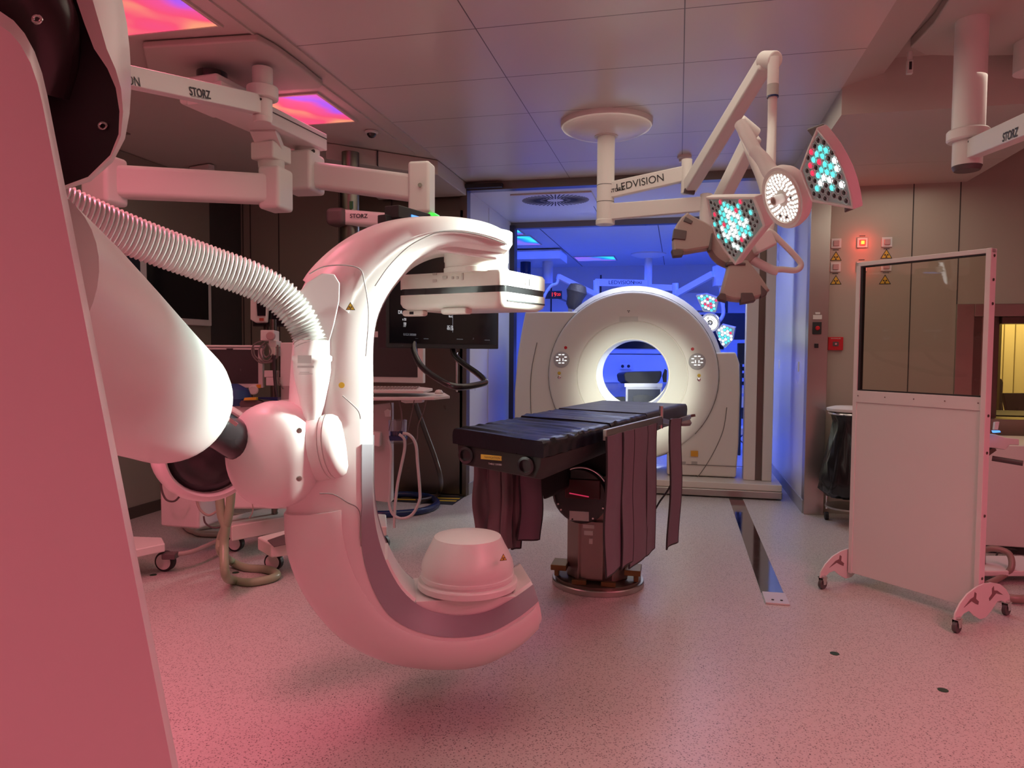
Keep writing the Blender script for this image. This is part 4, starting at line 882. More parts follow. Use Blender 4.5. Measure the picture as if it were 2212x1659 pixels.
def lamp_head(root, O, n, hub_r, petals, lit, pitch, th=.05, grips=True, hubcells=True, mt_=None, allon=False):
    mt_ = mt_ or white_m; x, y, z = basis(n); O = V(O)
    hb_ = MB().lathe([(hub_r*.55, -th*1.6), (hub_r*.93, -th*1.1), (hub_r, -th*.5), (hub_r, 0), (hub_r*.97, .008), (hub_r*.84, .006), (hub_r*.80, -.004)], O, n, 48).build('hub_body', mt_, root, ang=40)
    if hubcells:
        MB().cyl(O-n*.004, O-n*.002, hub_r*.82, n=40).build('hub_reflector', blackg, hb_)
        lm = MB(); rr_ = hub_r*.72; k = 0
        for ri in range(1, 6):
            rad = rr_*(.30+.70*ri/5); cnt = int(2*PI*rad/(hub_r*.155))
            for i in range(cnt):
                a = 2*PI*i/cnt+ri*.7; c = O+x*(rad*math.cos(a))+y*(rad*math.sin(a)); s_r = hub_r*.058
                lm.loft([[c+x*(r*math.cos(b*PI/4))+y*(r*math.sin(b*PI/4))+n*h for b in range(8)] for r, h in ((s_r, 0), (s_r*.75, .006), (s_r*.2, .010))], True, mi=(0 if random.random() < .97 else 1))
        lm.build('lens_cluster', [g_white, blackg], hb_)
        MB().lathe([(hub_r*.15, 0), (hub_r*.15, .045), (hub_r*.11, .045), (hub_r*.11, .02)], O, n, 24).build('handle_socket', cream, hb_)
    for poly3, gl in petals:
        body_ = MB(); fr_ = [V(p) for p in poly3]; cen = sum(fr_, V())/len(fr_)
        body_.loft([[cen+(p-cen)*.90-n*th*1.15 for p in fr_], [p-n*th for p in fr_], [p+n*.004 for p in fr_], [cen+(p-cen)*.92+n*.006 for p in fr_], [cen+(p-cen)*.90-n*.002 for p in fr_]])
        pb = body_.build('petal', mt_, root, bevel=.004, ang=30)
        if gl:
            ce = MB(); poly2 = [((p-O).dot(x), (p-O).dot(y)) for p in fr_]; hexcells(ce, O, x, y, n, poly2, pitch, rall if allon else rcol)
            MB().prism([cen+(p-cen)*.91-n*.001 for p in fr_], n*.001).build('petal_reflector', mat('petal_reflector', (.34, .50, .50), .3, 0), pb)  # teal glow of the lit cells is put into the reflector colour
            ce.build('lens_array', LEDM, pb)
    return hb_
sl = thing('surgical_lamp', 'twin ceiling surgical lamp with lit round head and coloured petals, above the table', 'surgical lamp', V((-.545, 5.40, CH)))
CD = V((-.545, 5.40, CH))
MB().lathe([(.335, 0), (.335, -.02), (.32, -.045), (.26, -.075), (.17, -.095), (.08, -.10)], CD, n=64).build('ceiling_dome', white, sl, ang=60)
dC = (CD-EYE).dot(FW); zl = PP(1308, 482, dC).z
MB().cyl(CD-Z_*.09, V((CD.x, CD.y, zl+.02)), .064, n=32).build('column', white_m, sl)
MB().lathe([(.07, 0), (.07, .03), (.066, .034)], V((CD.x, CD.y, zl-.005)), n=32).build('column_end', white_m, sl)
MB().lathe([(.085, -.095), (.085, -.105)], CD, n=32).build('column_collar', white_m, sl)
for zz in (PP(1308, 400, dC).z, PP(1308, 436, dC).z): MB().lathe([(.0645, zz), (.0645, zz+.004)], V((CD.x, CD.y, 0)), n=32).build('column_seam', seam_m, sl)
# upper arm, joint and sprung arm
a0 = V((CD.x, CD.y, PP(1310, 412, dC).z)); a1 = PP(1482, 375, 5.0)
MB().beam(a0, a1, .05, .12, w1=.05, h1=.105).build('extension_arm', white_m, sl, bevel=.008)
au_ = (a1-a0).normalized(); afn = au_.cross(Z_).normalized(); afn = afn if afn.dot(FW) < 0 else -afn; aup = afn.cross(au_); aup = aup if aup.z > 0 else -aup
def ona(px, py): return onpl(px, py, a0+afn*.026, afn)
text('LEDVISION', ona(1382, 395), au_, aup, .075, ink, sl); text('STORZ', ona(1333, 410), au_, aup, .036, ink, sl, bold=.02)
m1 = MB(); m1.cyl(PP(1484, 345, 5.0), PP(1482, 418, 5.0), .036, n=24); m1.build('elbow_joint', white_m, sl)
t0, t1 = PP(1490, 402, 4.98), PP(1655, 132, 3.3)
MB().beam(t0, t1, .085, .105, w1=.07, h1=.078, up=UP).build('spring_arm', white_m, sl, bevel=.015)
MB().beam(PP(1478, 412, 4.93), PP(1500, 416, 4.93), .03, .03).build('stop_block', darkpl, sl)
MB().cyl(PP(1647, 130, 3.33), PP(1676, 130, 3.25), .040, n=28).build('knuckle', white_m, sl, bevel=.008)
m1 = MB(); a_ = PP(1671, 125, 3.25); b_ = V((a_.x, a_.y, PP(1671, 182, 3.25).z)); m1.cyl(a_, b_, .025, n=24); m1.build('drop_housing', white_m, sl)
MB().cyl(b_, b_-Z_*.05, .0255, n=24).build('label_band', mat('label_grey', (.4,.4,.4), .5), sl); MB().cyl(b_-Z_*.05, b_-Z_*.057, .026, n=24).build('blue_ring', navy, sl)
c_ = PP(1664, 372, 2.85); MB().tube([b_-Z_*.05, b_-Z_*.2, c_], .020, n=16, res=5).build('drop_tube', white_m, sl)
n1 = (PP(560, 840, 2.4)-L1).normalized(); O1 = PP(1692, 427, 2.7)
MB().tube([PP(1600, 268, 2.95), PP(1618, 300, 2.90), PP(1632, 328, 2.86)], .026, n=20, res=4).build('yoke_tube', white_m, sl)
MB().tube([PP(1630, 325, 2.86), PP(1648, 345, 2.83), PP(1662, 368, 2.80), PP(1680, 390, 2.76)], lambda t: .024+.010*t, n=20, res=4).build('yoke_neck', white_m, sl)
pB = [onpl(a, b, O1, n1) for a, b in ((1766, 274), (1782, 293), (1798, 315), (1811, 338), (1824, 364), (1834, 392), (1841, 420), (1846, 452), (1800, 444), (1755, 436), (1740, 400), (1728, 368), (1746, 320))]
pA = [onpl(a, b, O1, n1) for a, b in ((1525, 425), (1580, 424), (1631, 424), (1644, 455), (1655, 487), (1620, 530), (1589, 573), (1565, 543), (1546, 512), (1534, 470))]
lamp_head(sl, O1+n1*.0, n1, .118, [(pA, True), (pB, True)], True, .0275, th=.035)
MB().lathe([(.094, .004), (.094, .010), (.101, .010), (.104, .005)], O1, n1, 48).build('hub_bezel', cream, sl)
for quad_ in (((1764, 272), (1780, 266), (1796, 284), (1784, 296)), ((1812, 338), (1826, 324), (1846, 368), (1834, 376)), ((1846, 452), (1846, 432), (1862, 428), (1862, 442))):
    MB().prism([onpl(a, b, O1-n1*.05, n1) for a, b in quad_], n1*.045).build('petal_grip', darkpl, sl, bevel=.005)
q = onpl(1808, 300, O1-n1*.02, n1)
# rim face carrying the lettering on the right petal
def petal_text(body, p0, p1, sz):
    a, b = onpl(*p0, O1-n1*.008, n1), onpl(*p1, O1-n1*.008, n1); xd = (b-a).normalized(); yd = (-FW+xd*FW.dot(xd)).normalized(); yd = n1
    nrm = xd.cross(yd)
    if nrm.dot((a+b)/2-O1) < 0: xd = -xd; nrm = -nrm
    text(body, (a+b)/2-n1*.010+nrm*.003, xd, yd, sz, ink, sl)
petal_text('STORZ', (1784, 295.6), (1797, 313.5), .022); petal_text('LEDVISION', (1835.3, 397.5), (1841, 420), .016)
# lower arm + second head seen from behind
g0 = V((CD.x, CD.y, PP(1310, 457, dC).z)); g1 = PP(1522, 441, 4.9)
MB().beam(g0, g1, .05, .12, w1=.05, h1=.10).build('extension_arm', white_m, sl, bevel=.008)
MB().cyl(PP(1526, 420, 4.9), PP(1524, 488, 4.9), .042, n=24).build('elbow_joint', white_m, sl)
MB().beam(PP(1548, 450, 4.95), PP(1628, 292, 4.55), .09, .10, up=UP).build('spring_arm', white_m, sl, bevel=.015)
MB().cyl(PP(1596, 262, 4.45), PP(1632, 292, 4.5), .045, n=20).build('knuckle', white_m, sl, bevel=.008)
MB().tube([PP(1598, 266, 4.4), PP(1622, 330, 4.3), PP(1650, 400, 4.2), PP(1662, 470, 4.15), PP(1655, 515, 4.1)], .03, n=14, res=5).build('drop_tube', white_m, sl)
n2 = (T2-L2).normalized(); O2 = PP(1583, 528, 4.1)
shade = mat('taupe_lamp_back', (.36, .29, .26), .5)
q1 = [onpl(a, b, O2-n2*.03, n2) for a, b in ((1481, 467), (1497, 477), (1520, 488), (1540, 500), (1537, 520), (1532, 542), (1505, 546), (1477, 551), (1453, 549), (1451, 530), (1452, 515), (1457, 494), (1468, 478))]
q2 = [onpl(a, b, O2-n2*.03, n2) for a, b in ((1572, 567), (1610, 569), (1635, 600), (1657, 633), (1640, 645), (1620, 651), (1599, 654), (1577, 652), (1557, 646), (1553, 638), (1563, 600))]
lamp_head(sl, O2, n2, .152, [(q1, False), (q2, False)], True, .03, mt_=shade)
for quad_ in (((1481, 467), (1497, 477), (1494, 484), (1476, 477)), ((1456, 493), (1484, 498), (1481, 518), (1453, 515)), ((1451, 538), (1477, 540), (1476, 551), (1455, 553)), ((1537, 503), (1541, 503), (1537, 541), (1530, 540)), ((1570, 565), (1611, 567), (1611, 572), (1570, 572)),
              ((1557, 632), (1568, 634), (1570, 651), (1553, 646), (1551, 639)), ((1601, 632), (1626, 632), (1633, 649), (1601, 655)), ((1644, 615), (1658, 630), (1656, 637), (1645, 642))):
    MB().prism([onpl(a, b, O2-n2*.094, n2) for a, b in quad_], n2*.04).build('petal_grip', darkpl, sl, bevel=.004)
for pts, r in ((((1640, 530), (1660, 500), (1690, 525), (1722, 558), (1730, 574), (1718, 584), (1690, 582), (1668, 583)), .017), (((1600, 552), (1622, 560), (1645, 572), (1668, 583), (1678, 585)), .026)):
    MB().tube([PP(a, b, 4.05) for a, b in pts], r, n=14, res=5).build('steering_handle', white_m, sl)
MB().box(PP(1645, 523, 4.0), (.12, .1, .1), (RT*.9+UP*.43, FW, UP*.9-RT*.43)).build('swivel_block', white_m, sl, bevel=.015)
# ================================================================== RIGHT CEILING PENDANT
rp_ = thing('supply_pendant', 'white ceiling column with lettered arm at the top right corner', 'ceiling arm', atz(2098, 40, 3.30))
pts = [atz(a, b, 3.27) for a, b in ((2085, -90), (2050, 0), (2018, 50), (1990, 80), (1966, 104), (2000, 120), (2100, 122), (2300, 118), (2300, -90))]
MB().prism(pts, (0, 0, .06)).build('ceiling_plate', m_paint, rp_, bevel=.01)
k = atz(2100, 44, 3.27); dk = (k-EYE).dot(FW); vz = lambda y: PP(2095, y, dk).z; KX = lambda y: V((k.x, k.y, vz(y)))
MB().cyl(k, KX(290), .079, n=36).build('column', white, rp_)
MB().lathe([(.095, 0), (.102, .008), (.102, .052), (.095, .06)], KX(302), n=36).build('collar', white, rp_)
MB().cyl(KX(302), KX(355), .072, n=32).build('pivot', white_m, rp_); MB().cyl(KX(355), KX(366), .074, .062, n=32).build('end_cap', darkpl, rp_, bevel=.004)
MB().cyl(KX(312)-FW*.07-RT*.035, KX(312)-FW*.078-RT*.038, .008, n=12).build('screw', blackm, rp_)
r0_, r1_ = PP(2100, 322, dk), PP(2330, 225, 2.75)
MB().beam(r0_, r1_, .07, .10, w1=.07, h1=.10).build('arm', white_m, rp_, bevel=.006)
ru = (r1_-r0_).normalized(); rn = ru.cross(Z_).normalized(); ruu = rn.cross(ru); ruu = ruu if ruu.z > 0 else -ruu
text('STORZ', onpl(2182, 292, r0_+rn*.036, rn), ru, ruu, .055, ink, rp_, bold=.02)
s2_ = atz(2235, 90, 3.27); MB().cyl(s2_, s2_-Z_*.17, .10, n=30).build('second_column', white, rp_)
ss = thing('ceiling_sensor', 'small white hanging sensor on corner of the right ceiling plate', 'sensor', atz(1966, 112, 3.27))
o = atz(1966, 112, 3.27); MB().cyl(o, o-Z_*.05, .015, n=12).build('stem', white_m, ss); MB().box(o-Z_*.09, (.035, .03, .08)).build('sensor_head', white_m, ss, bevel=.005); MB().box(o-Z_*.085-Y_*.017, (.014, .003, .045)).build('sensor_eye', blackm, ss)
# ================================================================== LEAD SCREEN
S0, S1 = V((1.12, 5.0, 0)), V((1.665, 4.43, 0)); sx_ = (S1-S0).normalized(); sy_ = sx_.cross(Z_); sy_ = sy_ if sy_.y < 0 else -sy_; SWD = (S1-S0).length
ls = thing('lead_screen', 'rolling pinkish-white lead screen with glass upper half, on four casters', 'screen', (S0+S1)/2)
sp2 = lambda u, v_, z: S0+sx_*u+sy_*v_+Z_*z
ztp = onpl(2000, 552, S0, sy_).z; zmd = onpl(1850, 843, S0, sy_).z; zm2 = onpl(1850, 868, S0, sy_).z
uL, uR = (onpl(1848, 800, S0, sy_)-S0).dot(sx_), (onpl(2138, 800, S0, sy_)-S0).dot(sx_)
bxx = (sx_, sy_, Z_)
def pan(u0, u1, z0, z1, th=.03, v_=0): return MB().box(sp2((u0+u1)/2, v_, (z0+z1)/2), (u1-u0, th, z1-z0), bxx)
pan(uL, uL+.028, .07, ztp, .045).build('left_post', white_m, ls, bevel=.003)
pan(uR-.028, uR, .07, ztp, .06).build('right_post', white_m, ls, bevel=.003)
pan(uL, uR, ztp-.026, ztp, .045).build('top_rail', white_m, ls, bevel=.003)
pan(uL+.026, uR-.026, zm2, zmd, .048).build('middle_rail', white_m, ls, bevel=.003)
pan(uL+.026, uR-.026, .075, zm2+.01, .034).build('lower_panel', white_m, ls, bevel=.002)
g = MB(); 
for u0, u1, z0, z1 in ((uL+.028, uL+.042, zmd, ztp-.026), (uR-.034, uR-.028, zmd, ztp-.026), (uL+.028, uR-.028, ztp-.034, ztp-.026), (uL+.028, uR-.028, zmd, zmd+.008)): g.box(sp2((u0+u1)/2, 0, (z0+z1)/2), (u1-u0, .03, z1-z0), bxx)
g.build('glazing_gasket', blackm, ls)
pan(uL+.03, uR-.03, zmd+.002, ztp-.028, .008).build('glass_pane', glass, ls)
for i in range(5):
    q = sp2(uL+.04+(uR-uL-.08)*i/4, .025, (zmd+zm2)/2+.005); MB().cyl(q, q+sy_*.003, .004, n=8).build('screw', chrome, ls)
for z in (ztp-.04, ztp-.17, ztp-.30, zmd-.1, .95, .60, .25):
    q = sp2(uR, .0, z); MB().cyl(q, q+sx_*.004, .008, n=10).build('bolt', steel_d, ls)
def foot(u, tags):
    prof = [(-.29, .075), (-.285, .11), (-.24, .155), (-.17, .195), (-.08, .218), (0, .225), (.08, .218), (.17, .195), (.24, .155), (.285, .11), (.29, .075), (.25, .07), (.2, .095), (.15, .10), (.09, .06), (.03, .03), (-.03, .03), (-.09, .06), (-.15, .10), (-.2, .095), (-.25, .07)]
    ob = MB().prism([sp2(u-.004, v_, z) for v_, z in prof], sx_*.008).build('foot_plate', white_m, ls)
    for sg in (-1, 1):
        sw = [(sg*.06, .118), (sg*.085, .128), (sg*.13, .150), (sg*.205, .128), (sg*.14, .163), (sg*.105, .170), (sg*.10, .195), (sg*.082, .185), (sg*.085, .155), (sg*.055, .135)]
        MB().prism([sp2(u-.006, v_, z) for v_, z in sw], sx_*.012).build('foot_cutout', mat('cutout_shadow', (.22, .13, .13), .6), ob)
    for v_ in (-.26, .26):
        c = sp2(u, v_, .0); w_ = MB(); w_.cyl(c+Z_*.033-sx_*.012, c+Z_*.033+sx_*.012, .033, n=24)
        cs_ = w_.build('caster_wheel', mat('grey_rubber', (.09, .08, .08), .5), ls, bevel=.004)
        MB().cyl(c+Z_*.075, c+Z_*.088, .018, n=16).build('caster_stem', chrome, cs_)
        fk = MB()
        for sg in (-1, 1): fk.prism([c+Z_*.076+sy_*.02+sx_*sg*.016, c+Z_*.076-sy_*.02+sx_*sg*.016, c+Z_*.03-sy_*.012+sx_*sg*.016, c+Z_*.03+sy_*.012+sx_*sg*.016], sx_*sg*.002)
        fk.box(c+Z_*.075, (.04, .045, .004), bxx); fk.build('caster_fork', chrome, cs_)
foot(uL-.01, 0); foot(uR+.01, 1)
# ================================================================== waste bag stand, things behind the screen
wg = thing('waste_bag_stand', 'wheeled steel stand with black plastic bag left of the lead screen', 'waste bag', (1.46, 6.75, 0))
cx2 = V((1.47, 6.72, 0)); lid = MB().lathe([(.20, .99), (.205, 1.0), (.205, 1.015), (.15, 1.03), (.01, 1.035)], cx2, n=32); lid.build('lid', white_m, wg)
MB().tube([cx2+V((.19*math.cos(a*PI/8), .19*math.sin(a*PI/8), .97)) for a in range(16)], .01, n=8, res=2, closed=True).build('hoop', chrome, wg)
bg = []
for i, (r, z) in enumerate(((.175, .97), (.14, .90), (.17, .75), (.21, .55), (.24, .40), (.235, .30), (.19, .25), (.02, .24))):
    bg.append([cx2+V((r*(1+.09*math.sin(j*1.9+i)+.05*math.sin(j*.9+2*i))*math.cos(2*PI*j/40), r*(1+.08*math.cos(j*2.3+i))*math.sin(2*PI*j/40), z)) for j in range(40)])
MB().loft(bg).build('bag', mat('bin_liner_black', (.012, .012, .013), .22), wg, ang=70)
for dx, dy in ((-.13, .12), (.02, -.19), (.17, .1)):
    MB().tube([cx2+V((dx*.9, dy*.9, .98)), cx2+V((dx*1.1+(.02 if dy < 0 else 0), dy*1.2, .6)), cx2+V((dx*1.2, dy*1.25, .28)), cx2+V((dx*1.2, dy*1.25, .10))], .010, n=10).build('leg', chrome, wg)
    q = cx2+V((dx*1.2, dy*1.25, .035)); MB().cyl(q-X_*.014, q+X_*.014, .035, n=20).build('wheel', blackm, wg)
MB().lathe([(.2, .15), (.2, .165)], cx2, n=24).build('base_shelf', steel, wg)
cb2 = thing('side_console', 'low pinkish console cabinet behind the lead screen at right edge', 'console', (2.6, 6.2, 0))
q = atz(2128, 1150, .0); MB().bb((2.25, 6.0, .06), (3.4, 6.7, .82)).build('cabinet_body', white_m, cb2, bevel=.01); MB().bb((2.27, 6.03, 0), (3.38, 6.68, .06)).build('plinth', blackm, cb2)
ib = thing('injector_head', 'pale bracket device with small blue light beside the lead screen', 'device', PP(2165, 950, 4.9))
MB().prism([PP(a, b, 4.85) for a, b in ((2100, 935), (2150, 938), (2172, 945), (2202, 948), (2202, 962), (2182, 961), (2172, 972), (2150, 968), (2100, 964))], FW*.12).build('housing', white_m, ib, bevel=.006)
MB().prism([PP(a, b, 4.8) for a, b in ((2146, 930), (2160, 930), (2162, 934), (2148, 935))], FW*.02).build('blue_light', g_blue, ib)
MB().prism([PP(a, b, 4.9) for a, b in ((2150, 912), (2159, 911), (2156, 928), (2148, 928))], FW*.02).build('stem', white_m, ib)
MB().cyl(PP(2143, 990, 4.9), PP(2210, 1001, 4.8), .018, n=14).build('grip_bar', darkpl, ib)
MB().cyl(PP(2118, 1005, 4.92), atz(2118, 1230, .05), .03, n=16).build('stand_post', steel_d, ib); MB().beam(PP(2100, 1001, 4.9), PP(2146, 968, 4.9), .04, .03).build('bracket', steel_d, ib)
MB().box(atz(2160, 1222, .07), (.55, .35, .04), (RT, V((RT.y*-1, RT.x, 0)).normalized(), Z_)).build('base_plate', white_m, ib, bevel=.01)
fh = tag(MB().tube([atz(2060, 1262, .03), atz(2110, 1270, .03), atz(2160, 1288, .03), atz(2230, 1290, .03), atz(2300, 1240, .03)], .026, n=12).build('floor_hose', mat('rose_hose', (.30, .22, .19), .35)), 'thick floor hose behind the right foot of lead screen', 'hose')
fh = tag(MB().tube([atz(2132, 1262, .03), PP(2165, 1245, 4.7), PP(2185, 1225, 4.7), PP(2178, 1195, 4.75), PP(2140, 1185, 4.8), PP(2110, 1200, 4.85), atz(2080, 1240, .03)], .02, n=12).build('floor_hose', MATS['rose_hose']), 'looped hose standing up at right edge beside lead screen', 'hose')
ch_ = tag(MB().tube([atz(2150, 1210, .008), PP(2158, 1190, 5.3), PP(2180, 1186, 5.3), atz(2220, 1192, .01), atz(2300, 1200, .01)], .007, n=8).build('floor_cable', blackm), 'thin dark cable on floor at far right edge', 'cable')
dk_ = thing('control_desk', 'dark desk edge with equipment inside the control room window', 'desk', (3.3, 7.8, .9))
MB().bb((2.75, 7.45, .88), (5.1, 8.1, .93)).build('desk_top', blackm, dk_); MB().bb((2.8, 7.5, 0), (5.0, 8.0, .88)).build('desk_body', blackm, dk_)
oc_ = thing('office_chair', 'dark high-backed chair silhouette in front of the yellow window light', 'chair', PP(2158, 880, 7.9))
q = PP(2157, 870, 7.9); MB().prism([PP(a, b, 7.9) for a, b in ((2152, 830), (2156, 818), (2164, 818), (2168, 826), (2166, 860), (2170, 905), (2145, 905), (2150, 860))], FW*.08).build('backrest', blackm, oc_, bevel=.01); MB().cyl(q, V((q.x, q.y, .0)), .03, n=12).build('post', blackm, oc_)
pm = thing('office_monitor', 'black monitor back silhouette low in the yellow window', 'monitor', PP(2195, 870, 7.8))
MB().prism([PP(a, b, 7.6) for a, b in ((2168, 849), (2225, 849), (2225, 896), (2178, 896))], FW*.05).build('monitor_back', blackm, pm, bevel=.006); MB().cyl(PP(2195, 890, 7.62), V((PP(2195, 890, 7.62).x, PP(2195, 890, 7.62).y, .93)), .03, n=12).build('stand', blackm, pm)
# ================================================================== LEFT: wall screens, carts, hoses
ws = thing('wall_monitor_unit', 'large framed twin screen mounted on left wall behind the robot', 'monitor', (-4.6, 5.4, 2.0))
LX = V((-4.58, 0, 0))
def onx(px, py): return onpl(px, py, LX, X_)
zt_, zb2 = onx(160, 512).z, onx(450, 704).z; yE = onx(458, 640).y; y1a, y1b = onx(303, 600).y, onx(318, 600).y
MB().bb((-4.65, 4.0, zb2), (-4.585, yE, zt_)).build('frame', white_m, ws, bevel=.008)
MB().bb((-4.59, 4.1, zb2+.06), (-4.578, y1a, zt_-.05)).build('screen', mat('navy_screen', (.006, .008, .035), .08), ws); MB().bb((-4.59, y1b, zb2+.06), (-4.578, yE-.06, zt_-.05)).build('screen', screen, ws)
def caster(root, P_, r, ax=X_, w_=.05):
    P_ = V(P_); c = P_+Z_*r; t_ = MB().cyl(c-ax*w_/2, c+ax*w_/2, r, n=32).build('caster_wheel', mat('black_tyre', (.015, .014, .014), .5), root, bevel=.008)
    MB().cyl(c-ax*(w_/2+.004), c+ax*(w_/2+.004), r*.78, n=32).build('wheel_cover', white_m, t_, bevel=.003); return t_
fx = (RT*.97-FW*.25).normalized(); fx.z = 0; fx.normalize(); nf = c2w(V((-.15, 0, -1))); nf.z = 0; nf.normalize()
an_ = thing('anaesthesia_workstation', 'white medical workstation with wide grey screen, behind robot forearm', 'medical cart', atz(580, 1190, 0))
def scr(root, px0, py0, px1, py1, d, ang=0, fr=.02, th=.05, sm=None, names=('monitor_housing', 'monitor_screen'), hm=None):
    n_ = c2w(V((math.sin(ang), 0, -math.cos(ang)))); n_.z = 0; n_.normalize(); xh = Z_.cross(n_); xh = xh if xh.dot(RT) > 0 else -xh
    O = PP((px0+px1)/2, (py0+py1)/2, d); a, b = onpl(px0, py0, O, n_), onpl(px1, py1, O, n_); w_ = abs((b-a).dot(xh)); h_ = abs((b-a).z); m_ = (a+b)/2
    hsg = MB().box(m_-n_*th/2, (w_, th, h_), (xh, n_, Z_)).build(names[0], hm or white_m, root, bevel=.006)
    MB().box(m_+n_*.001, (w_-2*fr, .004, h_-2*fr), (xh, n_, Z_)).build(names[1], sm or screen_g, root); return m_, xh, n_, w_, h_
m_, xh, n_, w_, h_ = scr(an_, 425, 745, 568, 838, 5.2, .1, .032)
MB().beam(m_-xh*w_/2+Z_*(h_/2-.016)+n_*.002, m_+xh*w_/2+Z_*(h_/2-.016)+n_*.002, .003, .004).build('bezel_groove', seam_m, an_)
MB().lathe([(.034, 0), (.034, .02), (.028, .025)], m_+xh*(.165)-Z_*(h_/2+.015), n_, 24).build('rotary_knob', cream, an_)
MB().box(m_+xh*.20-Z_*(h_/2-.012)+n_*.004, (.03, .004, .025), (xh, n_, Z_)).build('orange_sticker', orange, an_)
MB().box(m_+Z_*(h_/2-.028)+n_*.003, (.045, .003, .008), (xh, n_, Z_)).build('maker_mark', ink, an_)
col = MB(); a, b = PP(590, 690, 5.3), PP(590, 1130, 5.3); b.x, b.y = a.x, a.y; col.cyl(a, b, .025, n=14); col.build('pole', steel_d, an_)
for (x0, y0, x1, y1, mt2, nm) in ((562, 713, 592, 736, white_m, 'sensor_module'), (580, 735, 597, 750, white_m, 'sensor_module'), (581, 748, 595, 768, cream, 'sensor_module'), (570, 800, 590, 815, white_m, 'cable_box'), (574, 815, 596, 833, white_m, 'cable_box'), (605, 740, 640, 835, white_m, 'side_cabinet'), (606, 832, 640, 900, mat('pink_grey_panel', (.45, .36, .36), .5), 'side_cabinet')):
    MB().prism([PP(a, b, 5.15) for a, b in ((x0, y0), (x1, y0), (x1, y1), (x0, y1))], FW*.12).build(nm, mt2, an_, bevel=.006)
MB().lathe([(.028, 0), (.03, .03), (.026, .034)], PP(587, 726, 5.12), -FW, 22).build('round_sensor', mat('pinkish_cap', (.45, .33, .32), .5), an_)
for pts in (((565, 737), (548, 745), (545, 765), (560, 782), (585, 782), (598, 770), (600, 745)), ((572, 740), (560, 755), (566, 775), (580, 779), (590, 765)), ((575, 745), (568, 760), (575, 772), (585, 760), (578, 742)), ((548, 752), (552, 770), (575, 783), (600, 770)), ((602, 800), (602, 822), (612, 840))):
    MB().tube([PP(a, b, 5.1) for a, b in pts], .006, n=6).build('cable', mat('cable_grey', (.16, .14, .13), .5), an_)
MB().tube([PP(592, 768, 5.1), PP(594, 820, 5.08), PP(600, 870, 5.05), PP(604, 930, 5.0)], .012, n=8).build('black_cable', blackm, an_)
bx2 = MB().prism([PP(a, b, 5.0) for a, b in ((480, 872), (640, 862), (640, 1100), (480, 1100))], FW*.35).build('cart_body', white_m, an_, bevel=.02)
MB().lathe([(.10, -.05), (.12, 0), (.10, .06), (.03, .10)], PP(505, 860, 5.05), n=20).build('blue_bag', mat('blue_rubber', (.01, .04, .16), .4), an_)
MB().prism([PP(a, b, 4.95) for a, b in ((528, 859), (553, 858), (553, 864), (526, 865))], FW*.05).build('yellow_tray_edge', yellow, an_)
MB().prism([PP(a, b, 4.97) for a, b in ((515, 866), (548, 862), (570, 870), (565, 878), (520, 880))], FW*.08).build('grey_tray', darkpl, an_)
MB().prism([PP(a, b, 4.99) for a, b in ((548, 858), (600, 858), (600, 866), (560, 862))], FW*.06).build('navy_cover', navy, an_)
# its base with casters
z0 = .16
MB().prism([atz(a, b, z0) for a, b in ((487, 1150), (640, 1110), (660, 1140), (500, 1170))], Z_*.11).build('base_beam', cream, an_, bevel=.01)
MB().prism([atz(a, b, .14) for a, b in ((556, 1188), (625, 1170), (660, 1175), (660, 1195), (586, 1206))], Z_*.09).build('base_foot', cream, an_, bevel=.012)
MB().prism([atz(a, b, .232) for a, b in ((578, 1168), (625, 1152), (650, 1160), (640, 1172), (592, 1182))], Z_*.004).build('foot_pad', darkpl, an_)
caster(an_, atz(592, 1232, 0), .062, nf); caster(an_, atz(510, 1190, 0), .060, nf)
# cart at far left
lc = thing('equipment_cart', 'white wheeled cart base poking out beside the near robot column', 'medical cart', atz(320, 1230, 0))
MB().prism([atz(a, b, .16) for a, b in ((200, 1172), (350, 1178), (357, 1192), (200, 1225))], Z_*.055).build('base_plate', white_m, lc, bevel=.008)
MB().tube([atz(374, 1198, .13), atz(420, 1190, .12), atz(486, 1160, .12)], .016, n=12).build('push_tube', mat('rose_tube', (.40, .32, .30), .35), lc)
MB().box(atz(368, 1200, .125), (.09, .07, .04), (RT, V((-RT.y, RT.x, 0)).normalized(), Z_)).build('brake_block', darkpl, lc, bevel=.008)
caster(lc, atz(358, 1233, 0), .067, nf)
MB().bb((-3.62, 4.45, .21), (-3.30, 4.75, .95)).build('cart_body', white_m, lc, bevel=.02)
for i, (pts, r, lb, mt2) in enumerate((((((405, 1140), (398, 1128), (425, 1118), (480, 1113), (560, 1112)), .019, 'pale grey hose lying in a flat loop on floor behind the carts', 'pale'), (((600, 1145), (520, 1152), (425, 1150), (400, 1138), (398, 1130)), .019, 'pale hose strand in front of the flat floor loop', 'pale'), (((600, 1152), (480, 1156), (430, 1154), (422, 1148), (428, 1142), (480, 1134)), .017, 'short pale hose bend nearest the green hose', 'pale')))):
    tag(MB().tube([atz(a, b, r+.002) for a, b in pts], r, n=12).build('floor_hose', mat('pale_hose', (.42, .36, .31), .35)), lb, 'hose')
